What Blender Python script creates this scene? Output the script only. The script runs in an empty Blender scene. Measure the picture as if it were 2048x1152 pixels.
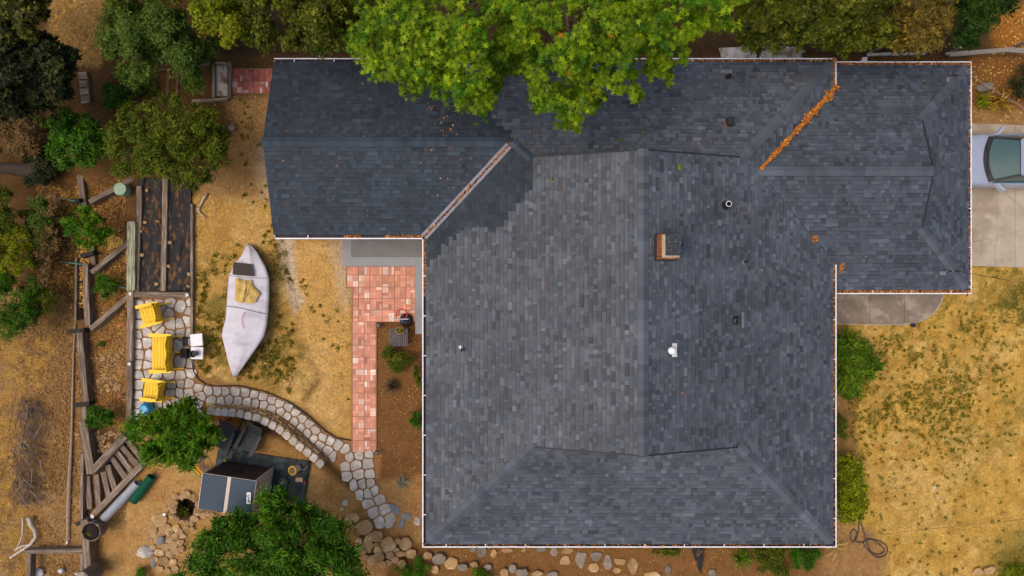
import bpy, bmesh, math, random
import numpy as np
from mathutils import Vector, Matrix, Euler

# ---------------------------------------------------------------- camera, world, sun, exposure
H, F = 25.0, 1300.0            # camera height (m), focal length in pixels of a 2048 px wide frame
sc = bpy.context.scene
C = sc.collection
cam_d = bpy.data.cameras.new('camera'); cam = bpy.data.objects.new('camera', cam_d); C.objects.link(cam)
cam.location = (0, 0, H); cam.rotation_euler = (0, 0, 0)
cam_d.sensor_width = 36.0; cam_d.lens = 36.0 * F / 2048.0
cam_d.clip_start = 0.1; cam_d.clip_end = 500
sc.camera = cam
SUN_EL, SUN_AZ = math.radians(64), math.radians(258)     # azimuth clockwise from +Y
w = bpy.data.worlds.new('World'); sc.world = w; w.use_nodes = True
nt = w.node_tree; bg = nt.nodes['Background']
sky = nt.nodes.new('ShaderNodeTexSky'); sky.sky_type = 'NISHITA'; sky.sun_disc = False
sky.sun_elevation = SUN_EL; sky.sun_rotation = SUN_AZ
sky.air_density = 1.0; sky.dust_density = 6.0; sky.ozone_density = 1.0
nt.links.new(sky.outputs[0], bg.inputs[0]); bg.inputs[1].default_value = 0.13
sun_d = bpy.data.lights.new('sun', 'SUN'); sun_d.energy = 0.8; sun_d.angle = math.radians(36); sun_d.color = (1.0, 0.90, 0.74)
sun = bpy.data.objects.new('sun', sun_d); C.objects.link(sun)
sd = Vector((math.cos(SUN_EL) * math.sin(SUN_AZ), math.cos(SUN_EL) * math.cos(SUN_AZ), math.sin(SUN_EL)))
sun.rotation_euler = sd.to_track_quat('Z', 'Y').to_euler(); sun.location = (0, 0, 40)
vs = sc.view_settings; vs.view_transform = 'Standard'; vs.look = 'None'; vs.gamma = 1.0; vs.exposure = 0.38
vs.use_curve_mapping = False
sc.cycles.max_bounces = 6; sc.cycles.diffuse_bounces = 3; sc.cycles.transparent_max_bounces = 8

R = random.Random(7)
NP = np.random.default_rng(11)

def S(z): return (H - z) / F
def P(px, py, z=0.0): return Vector(((px - 1024) * S(z), (576 - py) * S(z), z))

# ---------------------------------------------------------------- materials
MATS = {}
def M(name, c, c2=None, scale=6.0, rough=0.8, bump=0.0, tone=False, rand=0.0, metal=0.0, stretch=None, c3=None, s3=1.0,
      spec=0.3, coat=0.0, trans=0.0, bscale=None, hue=False, t3=(0.5, 0.62), detail=5.0):
    if name in MATS: return MATS[name]
    m = bpy.data.materials.new(name); m.use_nodes = True; MATS[name] = m
    n, l = m.node_tree.nodes, m.node_tree.links
    b = n['Principled BSDF']
    b.inputs['Roughness'].default_value = rough; b.inputs['Metallic'].default_value = metal
    b.inputs['Specular IOR Level'].default_value = spec
    if coat: b.inputs['Coat Weight'].default_value = coat; b.inputs['Coat Roughness'].default_value = 0.06
    tc = n.new('ShaderNodeTexCoord'); src = tc.outputs['Object']
    if stretch:
        mp = n.new('ShaderNodeMapping'); mp.inputs['Scale'].default_value = stretch; l.new(src, mp.inputs[0]); src = mp.outputs[0]
    if rand:
        oi = n.new('ShaderNodeObjectInfo')
        ad = n.new('ShaderNodeVectorMath'); ad.operation = 'MULTIPLY_ADD'
        ad.inputs[1].default_value = (37, 37, 37)
        cx = n.new('ShaderNodeCombineXYZ'); l.new(oi.outputs['Random'], cx.inputs[0]); l.new(oi.outputs['Random'], cx.inputs[1])
        l.new(cx.outputs[0], ad.inputs[0]); l.new(src, ad.inputs[2]); src = ad.outputs[0]
    def noise(s, d=detail):
        x = n.new('ShaderNodeTexNoise'); x.inputs['Scale'].default_value = s; x.inputs['Detail'].default_value = d
        x.inputs['Roughness'].default_value = 0.6; l.new(src, x.inputs['Vector']); return x
    def mix(a, bcol, fac, mode='MIX'):
        x = n.new('ShaderNodeMix'); x.data_type = 'RGBA'; x.blend_type = mode
        for i, v in ((6, a), (7, bcol)):
            if isinstance(v, tuple): x.inputs[i].default_value = (*v, 1)
            else: l.new(v, x.inputs[i])
        if isinstance(fac, float): x.inputs[0].default_value = fac
        else: l.new(fac, x.inputs[0])
        return x.outputs[2]
    col = None
    if c2 is not None:
        if hue:
            at = n.new('ShaderNodeAttribute'); at.attribute_name = 'hue'; fac = at.outputs['Fac']
        else:
            nz = noise(scale); rp = n.new('ShaderNodeMapRange'); rp.inputs[1].default_value = 0.32; rp.inputs[2].default_value = 0.68
            l.new(nz.outputs[0], rp.inputs[0]); fac = rp.outputs[0]
        col = mix(c, c2, fac)
    else:
        x = n.new('ShaderNodeRGB'); x.outputs[0].default_value = (*c, 1); col = x.outputs[0]
    if c3 is not None:
        nz = noise(s3); rp = n.new('ShaderNodeMapRange'); rp.inputs[1].default_value = t3[0]; rp.inputs[2].default_value = t3[1]
        l.new(nz.outputs[0], rp.inputs[0]); col = mix(col, c3, rp.outputs[0])
    def mul(col, val):
        x = n.new('ShaderNodeVectorMath'); x.operation = 'SCALE'; l.new(col, x.inputs[0]); l.new(val, x.inputs[3]); return x.outputs[0]
    if tone:
        at = n.new('ShaderNodeAttribute'); at.attribute_name = 'tone'; col = mul(col, at.outputs['Fac'])
    if rand:
        rp = n.new('ShaderNodeMapRange'); rp.inputs[3].default_value = 1 - rand; rp.inputs[4].default_value = 1 + rand
        l.new(oi.outputs['Random'], rp.inputs[0]); col = mul(col, rp.outputs[0])
    l.new(col, b.inputs['Base Color'])
    if bump:
        nz = noise(bscale or scale * 3); bp = n.new('ShaderNodeBump'); bp.inputs['Strength'].default_value = bump; bp.inputs['Distance'].default_value = 0.02
        l.new(nz.outputs[0], bp.inputs['Height']); l.new(bp.outputs[0], b.inputs['Normal'])
    if trans:
        t = n.new('ShaderNodeBsdfTranslucent'); l.new(col, t.inputs[0]); ms = n.new('ShaderNodeMixShader'); ms.inputs[0].default_value = trans
        l.new(b.outputs[0], ms.inputs[1]); l.new(t.outputs[0], ms.inputs[2]); l.new(ms.outputs[0], n['Material Output'].inputs[0])
    return m

# ---------------------------------------------------------------- objects
def tag(o, label=None, cat=None, group=None, kind=None):
    if label: o['label'] = label
    if cat: o['category'] = cat
    if group: o['group'] = group
    if kind: o['kind'] = kind
    return o
def thing(name, label, cat, loc=(0, 0, 0), rz=0.0, group=None, kind=None):
    o = bpy.data.objects.new(name, None); C.objects.link(o); o.empty_display_size = 0.1
    o.location = loc; o.rotation_euler = (0, 0, rz)
    return tag(o, label, cat, group, kind)
def link(name, me, parent=None, local=False, loc=(0, 0, 0), rot=(0, 0, 0), scl=(1, 1, 1)):
    """mesh in world coordinates unless local (then in its parent's space)"""
    o = bpy.data.objects.new(name, me); C.objects.link(o)
    o.location = loc; o.rotation_euler = rot; o.scale = scl
    if parent is not None:
        o.parent = parent
        if not local:
            pm = Matrix.LocRotScale(parent.location, parent.rotation_euler, parent.scale)
            if parent.parent is not None:
                g = parent.parent
                pm = Matrix.LocRotScale(g.location, g.rotation_euler, g.scale) @ parent.matrix_parent_inverse @ pm
            o.matrix_parent_inverse = pm.inverted()
    return o

def npmesh(name, V, faces, mat, tone=None, hue=None, smooth=False):
    """faces: (m,k) int array"""
    V = np.asarray(V, np.float32); faces = np.asarray(faces, np.int32); m, k = faces.shape
    me = bpy.data.meshes.new(name)
    me.vertices.add(len(V)); me.vertices.foreach_set('co', V.ravel())
    me.loops.add(m * k); me.loops.foreach_set('vertex_index', faces.ravel())
    me.polygons.add(m); me.polygons.foreach_set('loop_start', np.arange(0, m * k, k, dtype=np.int32))
    me.update(calc_edges=True)
    for nm, a in (('tone', tone), ('hue', hue)):
        if a is not None:
            at = me.attributes.new(nm, 'FLOAT', 'FACE'); at.data.foreach_set('value', np.asarray(a, np.float32))
    me.polygons.foreach_set('use_smooth', np.full(m, smooth, bool))
    me.materials.append(mat)
    return me

class MB:
    def __init__(s): s.v = []; s.f = []; s.t = []; s.tn = 1.0
    def add(s, vs, fs):
        b = len(s.v); s.v += [tuple(x) for x in vs]; s.f += [tuple(i + b for i in f) for f in fs]; s.t += [s.tn] * len(fs); return s
    def hexa(s, p):   # 8 corners: bottom 0-3 ccw, top 4-7
        return s.add(p, [(3, 2, 1, 0), (4, 5, 6, 7), (0, 1, 5, 4), (1, 2, 6, 5), (2, 3, 7, 6), (3, 0, 4, 7)])
    def box(s, c, d, m=None):
        x, y, z = d[0] / 2, d[1] / 2, d[2] / 2
        p = [Vector(q) for q in ((-x, -y, -z), (x, -y, -z), (x, y, -z), (-x, y, -z), (-x, -y, z), (x, -y, z), (x, y, z), (-x, y, z))]
        if m is not None: p = [m @ q for q in p]
        c = Vector(c); return s.hexa([q + c for q in p])
    def bar(s, a, b, wd, ht, up=(0, 0, 1)):
        a, b = Vector(a), Vector(b); d = b - a; L = d.length; d.normalize(); up = Vector(up)
        y = up.cross(d)
        if y.length < 1e-5: y = Vector((1, 0, 0)).cross(d)
        y.normalize(); z = d.cross(y); m = Matrix((d, y, z)).transposed()
        return s.box((a + b) / 2, (L, wd, ht), m)
    def tube(s, pts, r, n=8, caps=True):
        pts = [Vector(p) for p in pts]; rs = r if isinstance(r, (list, tuple)) else [r] * len(pts)
        vs, fs = [], []; ref = Vector((0.31, 0.17, 0.93))
        for i, p in enumerate(pts):
            d = (pts[min(i + 1, len(pts) - 1)] - pts[max(i - 1, 0)])
            if d.length < 1e-6: d = Vector((0, 0, 1))
            d.normalize(); u = ref.cross(d)
            if u.length < 0.05: u = Vector((1, 0, 0)).cross(d)
            u.normalize(); v = d.cross(u)
            for k in range(n):
                a = 2 * math.pi * k / n; vs.append(p + (u * math.cos(a) + v * math.sin(a)) * rs[i])
        for i in range(len(pts) - 1):
            for k in range(n):
                k2 = (k + 1) % n; fs.append((i * n + k, i * n + k2, (i + 1) * n + k2, (i + 1) * n + k))
        if caps: fs.append(tuple(range(n - 1, -1, -1))); fs.append(tuple((len(pts) - 1) * n + k for k in range(n)))
        return s.add(vs, fs)
    def lathe(s, c, prof, n=20, caps=True):   # prof: [(r,z)...]
        c = Vector(c); vs, fs = [], []
        for r, z in prof:
            for k in range(n):
                a = 2 * math.pi * k / n; vs.append(c + Vector((r * math.cos(a), r * math.sin(a), z)))
        for i in range(len(prof) - 1):
            for k in range(n):
                k2 = (k + 1) % n; fs.append((i * n + k, i * n + k2, (i + 1) * n + k2, (i + 1) * n + k))
        if caps: fs.append(tuple(range(n - 1, -1, -1))); fs.append(tuple((len(prof) - 1) * n + k for k in range(n)))
        return s.add(vs, fs)
    def prism(s, poly, z0, z1):
        n = len(poly); vs = [(p[0], p[1], z0) for p in poly] + [(p[0], p[1], z1) for p in poly]
        fs = [tuple(range(n - 1, -1, -1)), tuple(range(n, 2 * n))] + [(i, (i + 1) % n, n + (i + 1) % n, n + i) for i in range(n)]
        return s.add(vs, fs)
    def mesh(s, name, mat, smooth=False, bevel=0.0):
        me = bpy.data.meshes.new(name); me.from_pydata(s.v, [], s.f); me.materials.append(mat)
        at = me.attributes.new('tone', 'FLOAT', 'FACE'); at.data.foreach_set('value', s.t)
        if bevel:
            bm = bmesh.new(); bm.from_mesh(me)
            bmesh.ops.bevel(bm, geom=bm.edges[:], offset=bevel, segments=1, affect='EDGES', profile=0.5); bm.to_mesh(me); bm.free()
        if smooth: me.polygons.foreach_set('use_smooth', [True] * len(me.polygons))
        return me
    def build(s, name, mat, parent=None, smooth=False, local=False, bevel=0.0, **k):
        return link(name, s.mesh(name, mat, smooth, bevel), parent, local, **k)

def copy_tree(o, parent=None, loc=None, rz=None):
    c = o.copy(); C.objects.link(c); c.parent = parent
    if loc is not None: c.location = loc
    if rz is not None: c.rotation_euler = (0, 0, rz)
    for ch in list(o.children): copy_tree(ch, c)
    return c

def vnoise(x, y, seed=0, octs=4, gain=0.55):
    """cheap value noise in [0,1], numpy"""
    out = np.zeros_like(x, dtype=np.float64); amp, tot = 1.0, 0.0
    for o in range(octs):
        g = np.random.default_rng(seed * 31 + o).random((256, 256)); f = 2.0 ** o
        xx, yy = x * f, y * f; xi, yi = np.floor(xx).astype(int), np.floor(yy).astype(int); fx, fy = xx - xi, yy - yi
        fx, fy = fx * fx * (3 - 2 * fx), fy * fy * (3 - 2 * fy)
        a = g[xi % 256, yi % 256]; b = g[(xi + 1) % 256, yi % 256]; c = g[xi % 256, (yi + 1) % 256]; d = g[(xi + 1) % 256, (yi + 1) % 256]
        out += amp * ((a * (1 - fx) + b * fx) * (1 - fy) + (c * (1 - fx) + d * fx) * fy); tot += amp; amp *= gain
    return out / tot
def sdf_poly(x, y, poly):
    """signed distance, negative inside"""
    d = np.full(x.shape, 1e9); ins = np.zeros(x.shape, bool); n = len(poly)
    for i in range(n):
        ax, ay = poly[i]; bx, by = poly[(i + 1) % n]; ex, ey = bx - ax, by - ay
        t = np.clip(((x - ax) * ex + (y - ay) * ey) / (ex * ex + ey * ey + 1e-9), 0, 1)
        d = np.minimum(d, (x - ax - t * ex) ** 2 + (y - ay - t * ey) ** 2)
        c = ((ay > y) != (by > y)) & (x < (bx - ax) * (y - ay) / ((by - ay) if by != ay else 1e-9) + ax); ins ^= c
    d = np.sqrt(d); return np.where(ins, -d, d)
def sstep(a, b, x):
    t = np.clip((x - a) / (b - a), 0, 1); return t * t * (3 - 2 * t)
def gz_np(px, py):
    """terrain height as a function of ground pixel position: the yard is level, the left side steps down"""
    z = -0.35 * sstep(258, 235, px) * sstep(330, 380, py)
    z = z - 0.35 * sstep(165, 150, px) * sstep(330, 400, py) - 1.4 * sstep(140, -250, px)
    z = z - 0.12 * sstep(410, 440, px) * sstep(880, 840, px) * sstep(1250, 1400, py)
    # small planting pit
    d = np.hypot((px - 371), (py - 1018) * 1.0); z = z - 0.45 * sstep(24, 12, d)
    return z
def gz(px, py): return float(gz_np(np.array([float(px)]), np.array([float(py)]))[0])
def G(px, py, dz=0.0):
    """point on the terrain seen at that pixel"""
    z = gz(px, py); return P(px, py, z + dz)
# ---------------------------------------------------------------- ground
def build_ground():
    step = 0.1; xs = np.arange(-27, 27.01, step); ys = np.arange(-18, 18.01, step)
    # stretch the border rows far out so that the sheet goes on
    X, Y = np.meshgrid(xs, ys, indexing='ij'); px = 1024 + X * F / H; py = 576 - Y * F / H
    Z = gz_np(px, py); n1 = vnoise(X * 0.8, Y * 0.8, 3); n2 = vnoise(X * 3.1, Y * 3.1, 4); n3 = vnoise(X * 0.25, Y * 0.25, 5); n4 = vnoise(X * 5, Y * 5, 6, 2)
    Z = Z + (n1 - 0.5) * 0.05 + (n2 - 0.5) * 0.025
    c = np.zeros(X.shape + (3,)); c[:] = (0.095, 0.048, 0.017)
    def lay(col, mask): 
        m = mask[..., None]; c[:] = c * (1 - m) + np.array(col) * m
    def zone(poly, soft=8, wob=14):
        d = sdf_poly(px, py, poly) + (n1 - 0.5) * 2 * wob + (n2 - .5) * wob * .6; return sstep(soft, -soft, d)
    # slope on the left: mulch and straw
    z = zone([(-400, 560), (150, 590), (168, 700), (168, 1300), (-400, 1300)], 20, 30); lay((0.18, 0.095, 0.037), z)
    lay((0.28, 0.16, 0.065), z * sstep(0.5, 0.66, n1)); lay((0.35, 0.195, 0.04), zone([(-400, 690), (60, 680), (40, 1300), (-400, 1300)], 25, 30) * sstep(.4, .6, n2))
    lay((0.15, 0.072, 0.024), zone([(70, 360), (160, 350), (260, 420), (262, 580), (150, 610), (60, 560)], 15, 20))
    lay((0.36, 0.19, 0.045), zone([(120, 470), (180, 470), (165, 600), (140, 620)], 15, 20) * .8)
    lay((0.56, 0.30, 0.065), zone([(90, -200), (240, -200), (222, 60), (200, 140), (140, 120), (95, 60)], 10, 14))
    lay((0.24, 0.125, 0.045), zone([(180, 590), (258, 640), (258, 880), (175, 840)], 10, 10))
    lay((0.34, 0.21, 0.105), zone([(180, 715), (240, 720), (240, 780), (185, 780)], 10, 10))
    # strip between hedge and wing
    lay((0.30, 0.165, 0.058), zone([(452, 188), (560, 188), (560, 420), (380, 420), (420, 330), (470, 260)], 14, 14))
    lay((0.40, 0.29, 0.175), zone([(505, 290), (545, 280), (560, 400), (520, 420)], 14, 16) * .7)
    # back lawn: dry straw with green tufts, then bare soil
    lawn = zone([(384, 395), (560, 400), (570, 500), (585, 640), (640, 760), (600, 810), (470, 775), (400, 760), (386, 715)], 12, 16)
    lay((0.41, 0.235, 0.055), lawn); lay((0.56, 0.36, 0.125), lawn * sstep(.45, .62, n1) * .8)
    gm = lawn * sstep(.5, .66, n2) * np.maximum(np.maximum(sstep(120, 30, np.hypot(px - 560, py - 560)), sstep(90, 30, np.abs(px - 412)) * sstep(480, 560, py)), sstep(90, 30, np.hypot(px - 560, py - 710)))
    lay((0.115, 0.105, 0.014), gm * .85)
    soil = zone([(556, 478), (704, 478), (704, 884), (672, 872), (600, 810), (640, 760), (590, 650), (570, 520)], 12, 10)
    lay((0.46, 0.265, 0.075), soil); lay((0.53, 0.335, 0.125), soil * sstep(.45, .7, n1) * .7); lay((0.36, 0.19, 0.055), soil * sstep(.55, .7, n3 * .5 + n2 * .5) * .6)
    lay((0.44, 0.36, 0.265), zone([(556, 478), (585, 480), (592, 560), (606, 600), (590, 625), (572, 590), (562, 540)], 7, 7) * .85)
    lay((0.43, 0.34, 0.245), zone([(655, 482), (700, 482), (700, 600), (690, 620), (668, 540)], 14, 9) * .6)
    # bed along the house, lower yard
    lay((0.155, 0.072, 0.026), zone([(753, 645), (850, 640), (850, 1060), (800, 1010), (765, 960), (753, 905)], 8, 8))
    low = zone([(262, 850), (440, 835), (560, 880), (650, 940), (700, 985), (750, 1050), (900, 1110), (900, 1300), (172, 1300), (172, 1050), (290, 940)], 10, 8)
    lay((0.33, 0.178, 0.055), low); lay((0.41, 0.24, 0.09), low * sstep(.48, .68, n1) * .6); lay((0.30, 0.155, 0.055), low * sstep(.52, .7, n2) * .4)
    lay((0.34, 0.185, 0.065), zone([(690, 985), (850, 950), (860, 1100), (800, 1110)], 12, 12) * .9)
    lay((0.18, 0.085, 0.028), zone([(800, 1088), (1700, 1088), (1700, 1180), (1000, 1300), (700, 1300)], 10, 10))
    lay((0.42, 0.15, 0.035), zone([(425, 828), (480, 832), (470, 843), (425, 840)], 5, 4) * .7)
    lay((0.30, 0.145, 0.055), zone([(262, 590), (390, 590), (395, 750), (480, 770), (560, 795), (660, 870), (760, 900), (760, 960), (690, 950), (560, 830), (400, 812), (262, 850)], 5, 3))
    # front lawn on the right
    fl = zone([(1672, 590), (1938, 535), (2600, 520), (2600, 1600), (1672, 1600)], 5, 6)
    lay((0.47, 0.285, 0.062), fl); lay((0.53, 0.345, 0.105), fl * sstep(.45, .65, n1) * .8); lay((0.36, 0.195, 0.032), fl * sstep(.5, .66, n2) * .7)
    dens = .35 + .65 * sstep(980, 800, py) * sstep(520, 600, py); big = vnoise(X * .45, Y * .45, 21, 3)
    lay((0.125, 0.112, 0.016), fl * sstep(.50 , .62, n4 * .6 + big * .4) * dens * .55)
    lay((0.10, 0.095, 0.014), fl * sstep(62, 22, np.hypot(px - 2040, py - 605)) * sstep(.35, .55, n2) * .9)
    lay((0.11, 0.10, 0.014), fl * sstep(120, 40, np.hypot(px - 2060, py - 1140)) * .8)
    lay((0.11, 0.10, 0.014), fl * sstep(24, 6, py - 536) * sstep(1935, 1950, px) * sstep(.4, .6, n2) * .7)
    lay((0.27, 0.145, 0.055), zone([(1660, 1045), (1740, 1060), (1775, 1110), (1760, 1400), (1600, 1400)], 14, 12))
    lay((0.22, 0.115, 0.04), zone([(1672, 600), (1700, 660), (1712, 800), (1712, 1050), (1672, 1060)], 6, 6) * .8)
    # top right bed, back strip
    lay((0.19, 0.082, 0.022), zone([(1940, 110), (2600, 110), (2600, 262), (1940, 262)], 8, 6)); lay((0.30, 0.17, 0.07), zone([(1940, 215), (2600, 225), (2600, 268), (1940, 262)], 10, 8) * .8)
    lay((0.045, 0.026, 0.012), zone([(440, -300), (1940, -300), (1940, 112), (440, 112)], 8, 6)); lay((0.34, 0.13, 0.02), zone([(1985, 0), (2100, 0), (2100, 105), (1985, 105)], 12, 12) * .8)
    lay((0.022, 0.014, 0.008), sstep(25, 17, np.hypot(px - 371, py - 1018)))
    V = np.stack([X, Y, Z], -1); nx, ny = X.shape
    V[0, :, 0] -= 60; V[-1, :, 0] += 60; V[:, 0, 1] -= 60; V[:, -1, 1] += 60
    idx = np.arange(nx * ny).reshape(nx, ny)
    Fc = np.stack([idx[:-1, :-1], idx[1:, :-1], idx[1:, 1:], idx[:-1, 1:]], -1).reshape(-1, 4)
    m = bpy.data.materials.new('soil_and_dry_grass'); m.use_nodes = True; n, l = m.node_tree.nodes, m.node_tree.links; b = n['Principled BSDF']
    at = n.new('ShaderNodeAttribute'); at.attribute_name = 'zone_colour'; tc = n.new('ShaderNodeTexCoord')
    def nz(s, d, r=.65):
        x = n.new('ShaderNodeTexNoise'); x.inputs['Scale'].default_value = s; x.inputs['Detail'].default_value = d; x.inputs['Roughness'].default_value = r; l.new(tc.outputs['Object'], x.inputs['Vector']); return x.outputs[0]
    def mr(v, a, bb, c_, d_):
        x = n.new('ShaderNodeMapRange'); l.new(v, x.inputs[0])
        for i, q in enumerate((a, bb, c_, d_)): x.inputs[i + 1].default_value = q
        return x.outputs[0]
    def sc_(col, v):
        x = n.new('ShaderNodeVectorMath'); x.operation = 'SCALE'; l.new(col, x.inputs[0]); l.new(v, x.inputs[3]); return x.outputs[0]
    f1, f2, f0 = nz(9, 8), nz(42, 5), nz(2.2, 6)
    col = sc_(sc_(sc_(at.outputs['Color'], mr(f1, .3, .7, .70, 1.26)), mr(f2, .3, .7, .82, 1.18)), mr(f0, .3, .7, .8, 1.18)); l.new(col, b.inputs['Base Color'])
    b.inputs['Roughness'].default_value = .95; b.inputs['Specular IOR Level'].default_value = .1
    bp = n.new('ShaderNodeBump'); bp.inputs['Strength'].default_value = .8; bp.inputs['Distance'].default_value = .04; l.new(nz(20, 8), bp.inputs['Height']); l.new(bp.outputs[0], b.inputs['Normal'])
    me = npmesh('ground', V.reshape(-1, 3), Fc, m, smooth=True)
    ca = me.attributes.new('zone_colour', 'FLOAT_COLOR', 'POINT'); ca.data.foreach_set('color', np.concatenate([c.reshape(-1, 3), np.ones((nx * ny, 1))], 1).astype(np.float32).ravel())
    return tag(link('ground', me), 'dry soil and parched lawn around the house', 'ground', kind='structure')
ground = build_ground()
# ---------------------------------------------------------------- house
def roof_mat(name, c, c2):
    m = bpy.data.materials.new(name); m.use_nodes = True; MATS[name] = m; n, l = m.node_tree.nodes, m.node_tree.links; b = n['Principled BSDF']
    b.inputs['Roughness'].default_value = .72; b.inputs['Specular IOR Level'].default_value = .28
    tc = n.new('ShaderNodeTexCoord'); at = n.new('ShaderNodeAttribute'); at.attribute_name = 'tone'; hu = n.new('ShaderNodeAttribute'); hu.attribute_name = 'hue'
    def nz(s, d):
        x = n.new('ShaderNodeTexNoise'); x.inputs['Scale'].default_value = s; x.inputs['Detail'].default_value = d; l.new(tc.outputs['Object'], x.inputs['Vector']); return x.outputs[0]
    def mr(v, a, bb, c_, d_):
        x = n.new('ShaderNodeMapRange'); l.new(v, x.inputs[0])
        for i, q in enumerate((a, bb, c_, d_)): x.inputs[i + 1].default_value = q
        return x.outputs[0]
    def sc_(col, v):
        x = n.new('ShaderNodeVectorMath'); x.operation = 'SCALE'; l.new(col, x.inputs[0]); l.new(v, x.inputs[3]); return x.outputs[0]
    mx = n.new('ShaderNodeMix'); mx.data_type = 'RGBA'; mx.inputs[6].default_value = (*c, 1); mx.inputs[7].default_value = (*c2, 1); l.new(hu.outputs['Fac'], mx.inputs[0])
    col = sc_(sc_(sc_(mx.outputs[2], at.outputs['Fac']), mr(nz(130, 3), .3, .7, .72, 1.28)), mr(nz(.7, 6), .3, .7, .80, 1.2)); l.new(col, b.inputs['Base Color'])
    bp = n.new('ShaderNodeBump'); bp.inputs['Strength'].default_value = .35; bp.inputs['Distance'].default_value = .006; l.new(nz(150, 2), bp.inputs['Height']); l.new(bp.outputs[0], b.inputs['Normal'])
    return m
m_shingle = roof_mat('weathered_asphalt_shingle', (0.058, 0.071, 0.094), (0.088, 0.088, 0.092))
m_shingle_dark = roof_mat('dark_asphalt_shingle', (0.018, 0.026, 0.038), (0.028, 0.036, 0.047))
m_deck = M('roof_underlay', (0.02, 0.021, 0.024), rough=.95)
m_white = M('white_gutter_paint', (0.78, 0.78, 0.82), (0.66, 0.66, 0.70), 14, .45)
m_trough = M('dark_gutter_trough', (0.016, 0.022, 0.045), (0.05, 0.022, 0.014), 3, .7)
m_stucco = M('grey_beige_stucco', (0.42, 0.39, 0.35), (0.36, 0.33, 0.30), 10, .9, bump=.3)
m_flash = M('galvanised_flashing', (0.20, 0.20, 0.23), (0.14, 0.14, 0.165), 5, .6, metal=.2)
m_black = M('black_vent_plastic', (0.016, 0.017, 0.02), rough=.6)
m_dullwhite = M('chalky_white_metal', (0.7, 0.7, 0.7), (0.55, 0.55, 0.55), 12, .5)

house = thing('house', 'single storey house with grey shingle roof, dark left wing and white gutters', 'house', (0, 0, 0))
ZE, ZR = 2.6, 2.27
EL, ER, EB, ET = -3.09, 11.18, -8.94, 7.92          # main eaves
WX, WB = -8.2, 1.69                                  # left wing rake and lower eave
RX, RB = 16.07, -0.21                                # right wing eaves
GB, GT, GR = -5.15, 4.24, 13.85                      # gablet planes
WRV = (ET - WB) / 2
e = 0.1345
planes = []   # name, fn(u,v,lift)->xyz, intervals(v), vmax
def pl_top(u, v, h): return (u, ET - v, ZE + v / 3 + h)
def pl_left(u, v, h): return (EL + v, u, ZE + v / 3 + h)
def pl_right(u, v, h): return (ER - v, u, ZE + v / 3 + h)
def pl_bot(u, v, h): return (u, EB + v, ZE + v / 3 + h)
def pl_wing(u, v, h): return (u, WB + v, ZE + v / 3 + h)
def pl_rt(u, v, h): return (u, ET - v, ZR + v / 3 + h)
def pl_rb(u, v, h): return (u, RB + v, ZR + v / 3 + h)
def pl_rr(u, v, h): return (RX - v, u, ZR + v / 3 + h)
dB, dT, dR = GB - EB, ET - GT, RX - GR
D3 = (ZE - ZR) * 3
def iv_top(v): return [((WX if v <= WRV else v + EL), ER - v)]
def iv_left(v): return [((EB + v if v < dB else GB), (WB + v if v < WRV else (ET - v if v < dT else GT)))]
def iv_right(v):
    lo = EB + v if v < dB else GB; hi = ET - v if v < dT else GT
    if v < (ET - RB) / 2 - D3: return [(lo, RB + D3 + v), (ET - D3 - v, hi)]
    return [(lo, hi)]
def iv_bot(v): return [(EL + v, ER - v)]
def iv_wing(v): return [(WX, EL + v)]
def iv_rw(v): return [((ER - 0.1 if v < D3 else ER - (v - D3)), (RX - v if v < dR else GR))]
def iv_rr(v): return [(RB + v, ET - v)]
planes = [(pl_top, iv_top, dT + .16, 1), (pl_left, iv_left, (ER - EL) / 2, 1), (pl_right, iv_right, (ER - EL) / 2, -1), (pl_bot, iv_bot, dB + .16, 1),
          (pl_wing, iv_wing, WRV, 1), (pl_rt, iv_rw, (ET - RB) / 2, 1), (pl_rb, iv_rw, (ET - RB) / 2, 1), (pl_rr, iv_rr, dR + .16, 1)]
def pix(p): s = F / (H - p[2]); return 1024 + p[0] * s, 576 - p[1] * s
BX, BY = [845, 880, 925, 955, 985, 1010, 1035, 1062], [545, 508, 462, 460, 466, 446, 412, 376]
def is_dark(fn, p):
    x, y = pix(p)
    if fn is pl_wing: return True
    if fn is pl_top: return x < 985 + (y - 235) * .7
    if fn is pl_left: return x < 1062 and y < np.interp(x, BX, BY)
    return False

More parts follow.
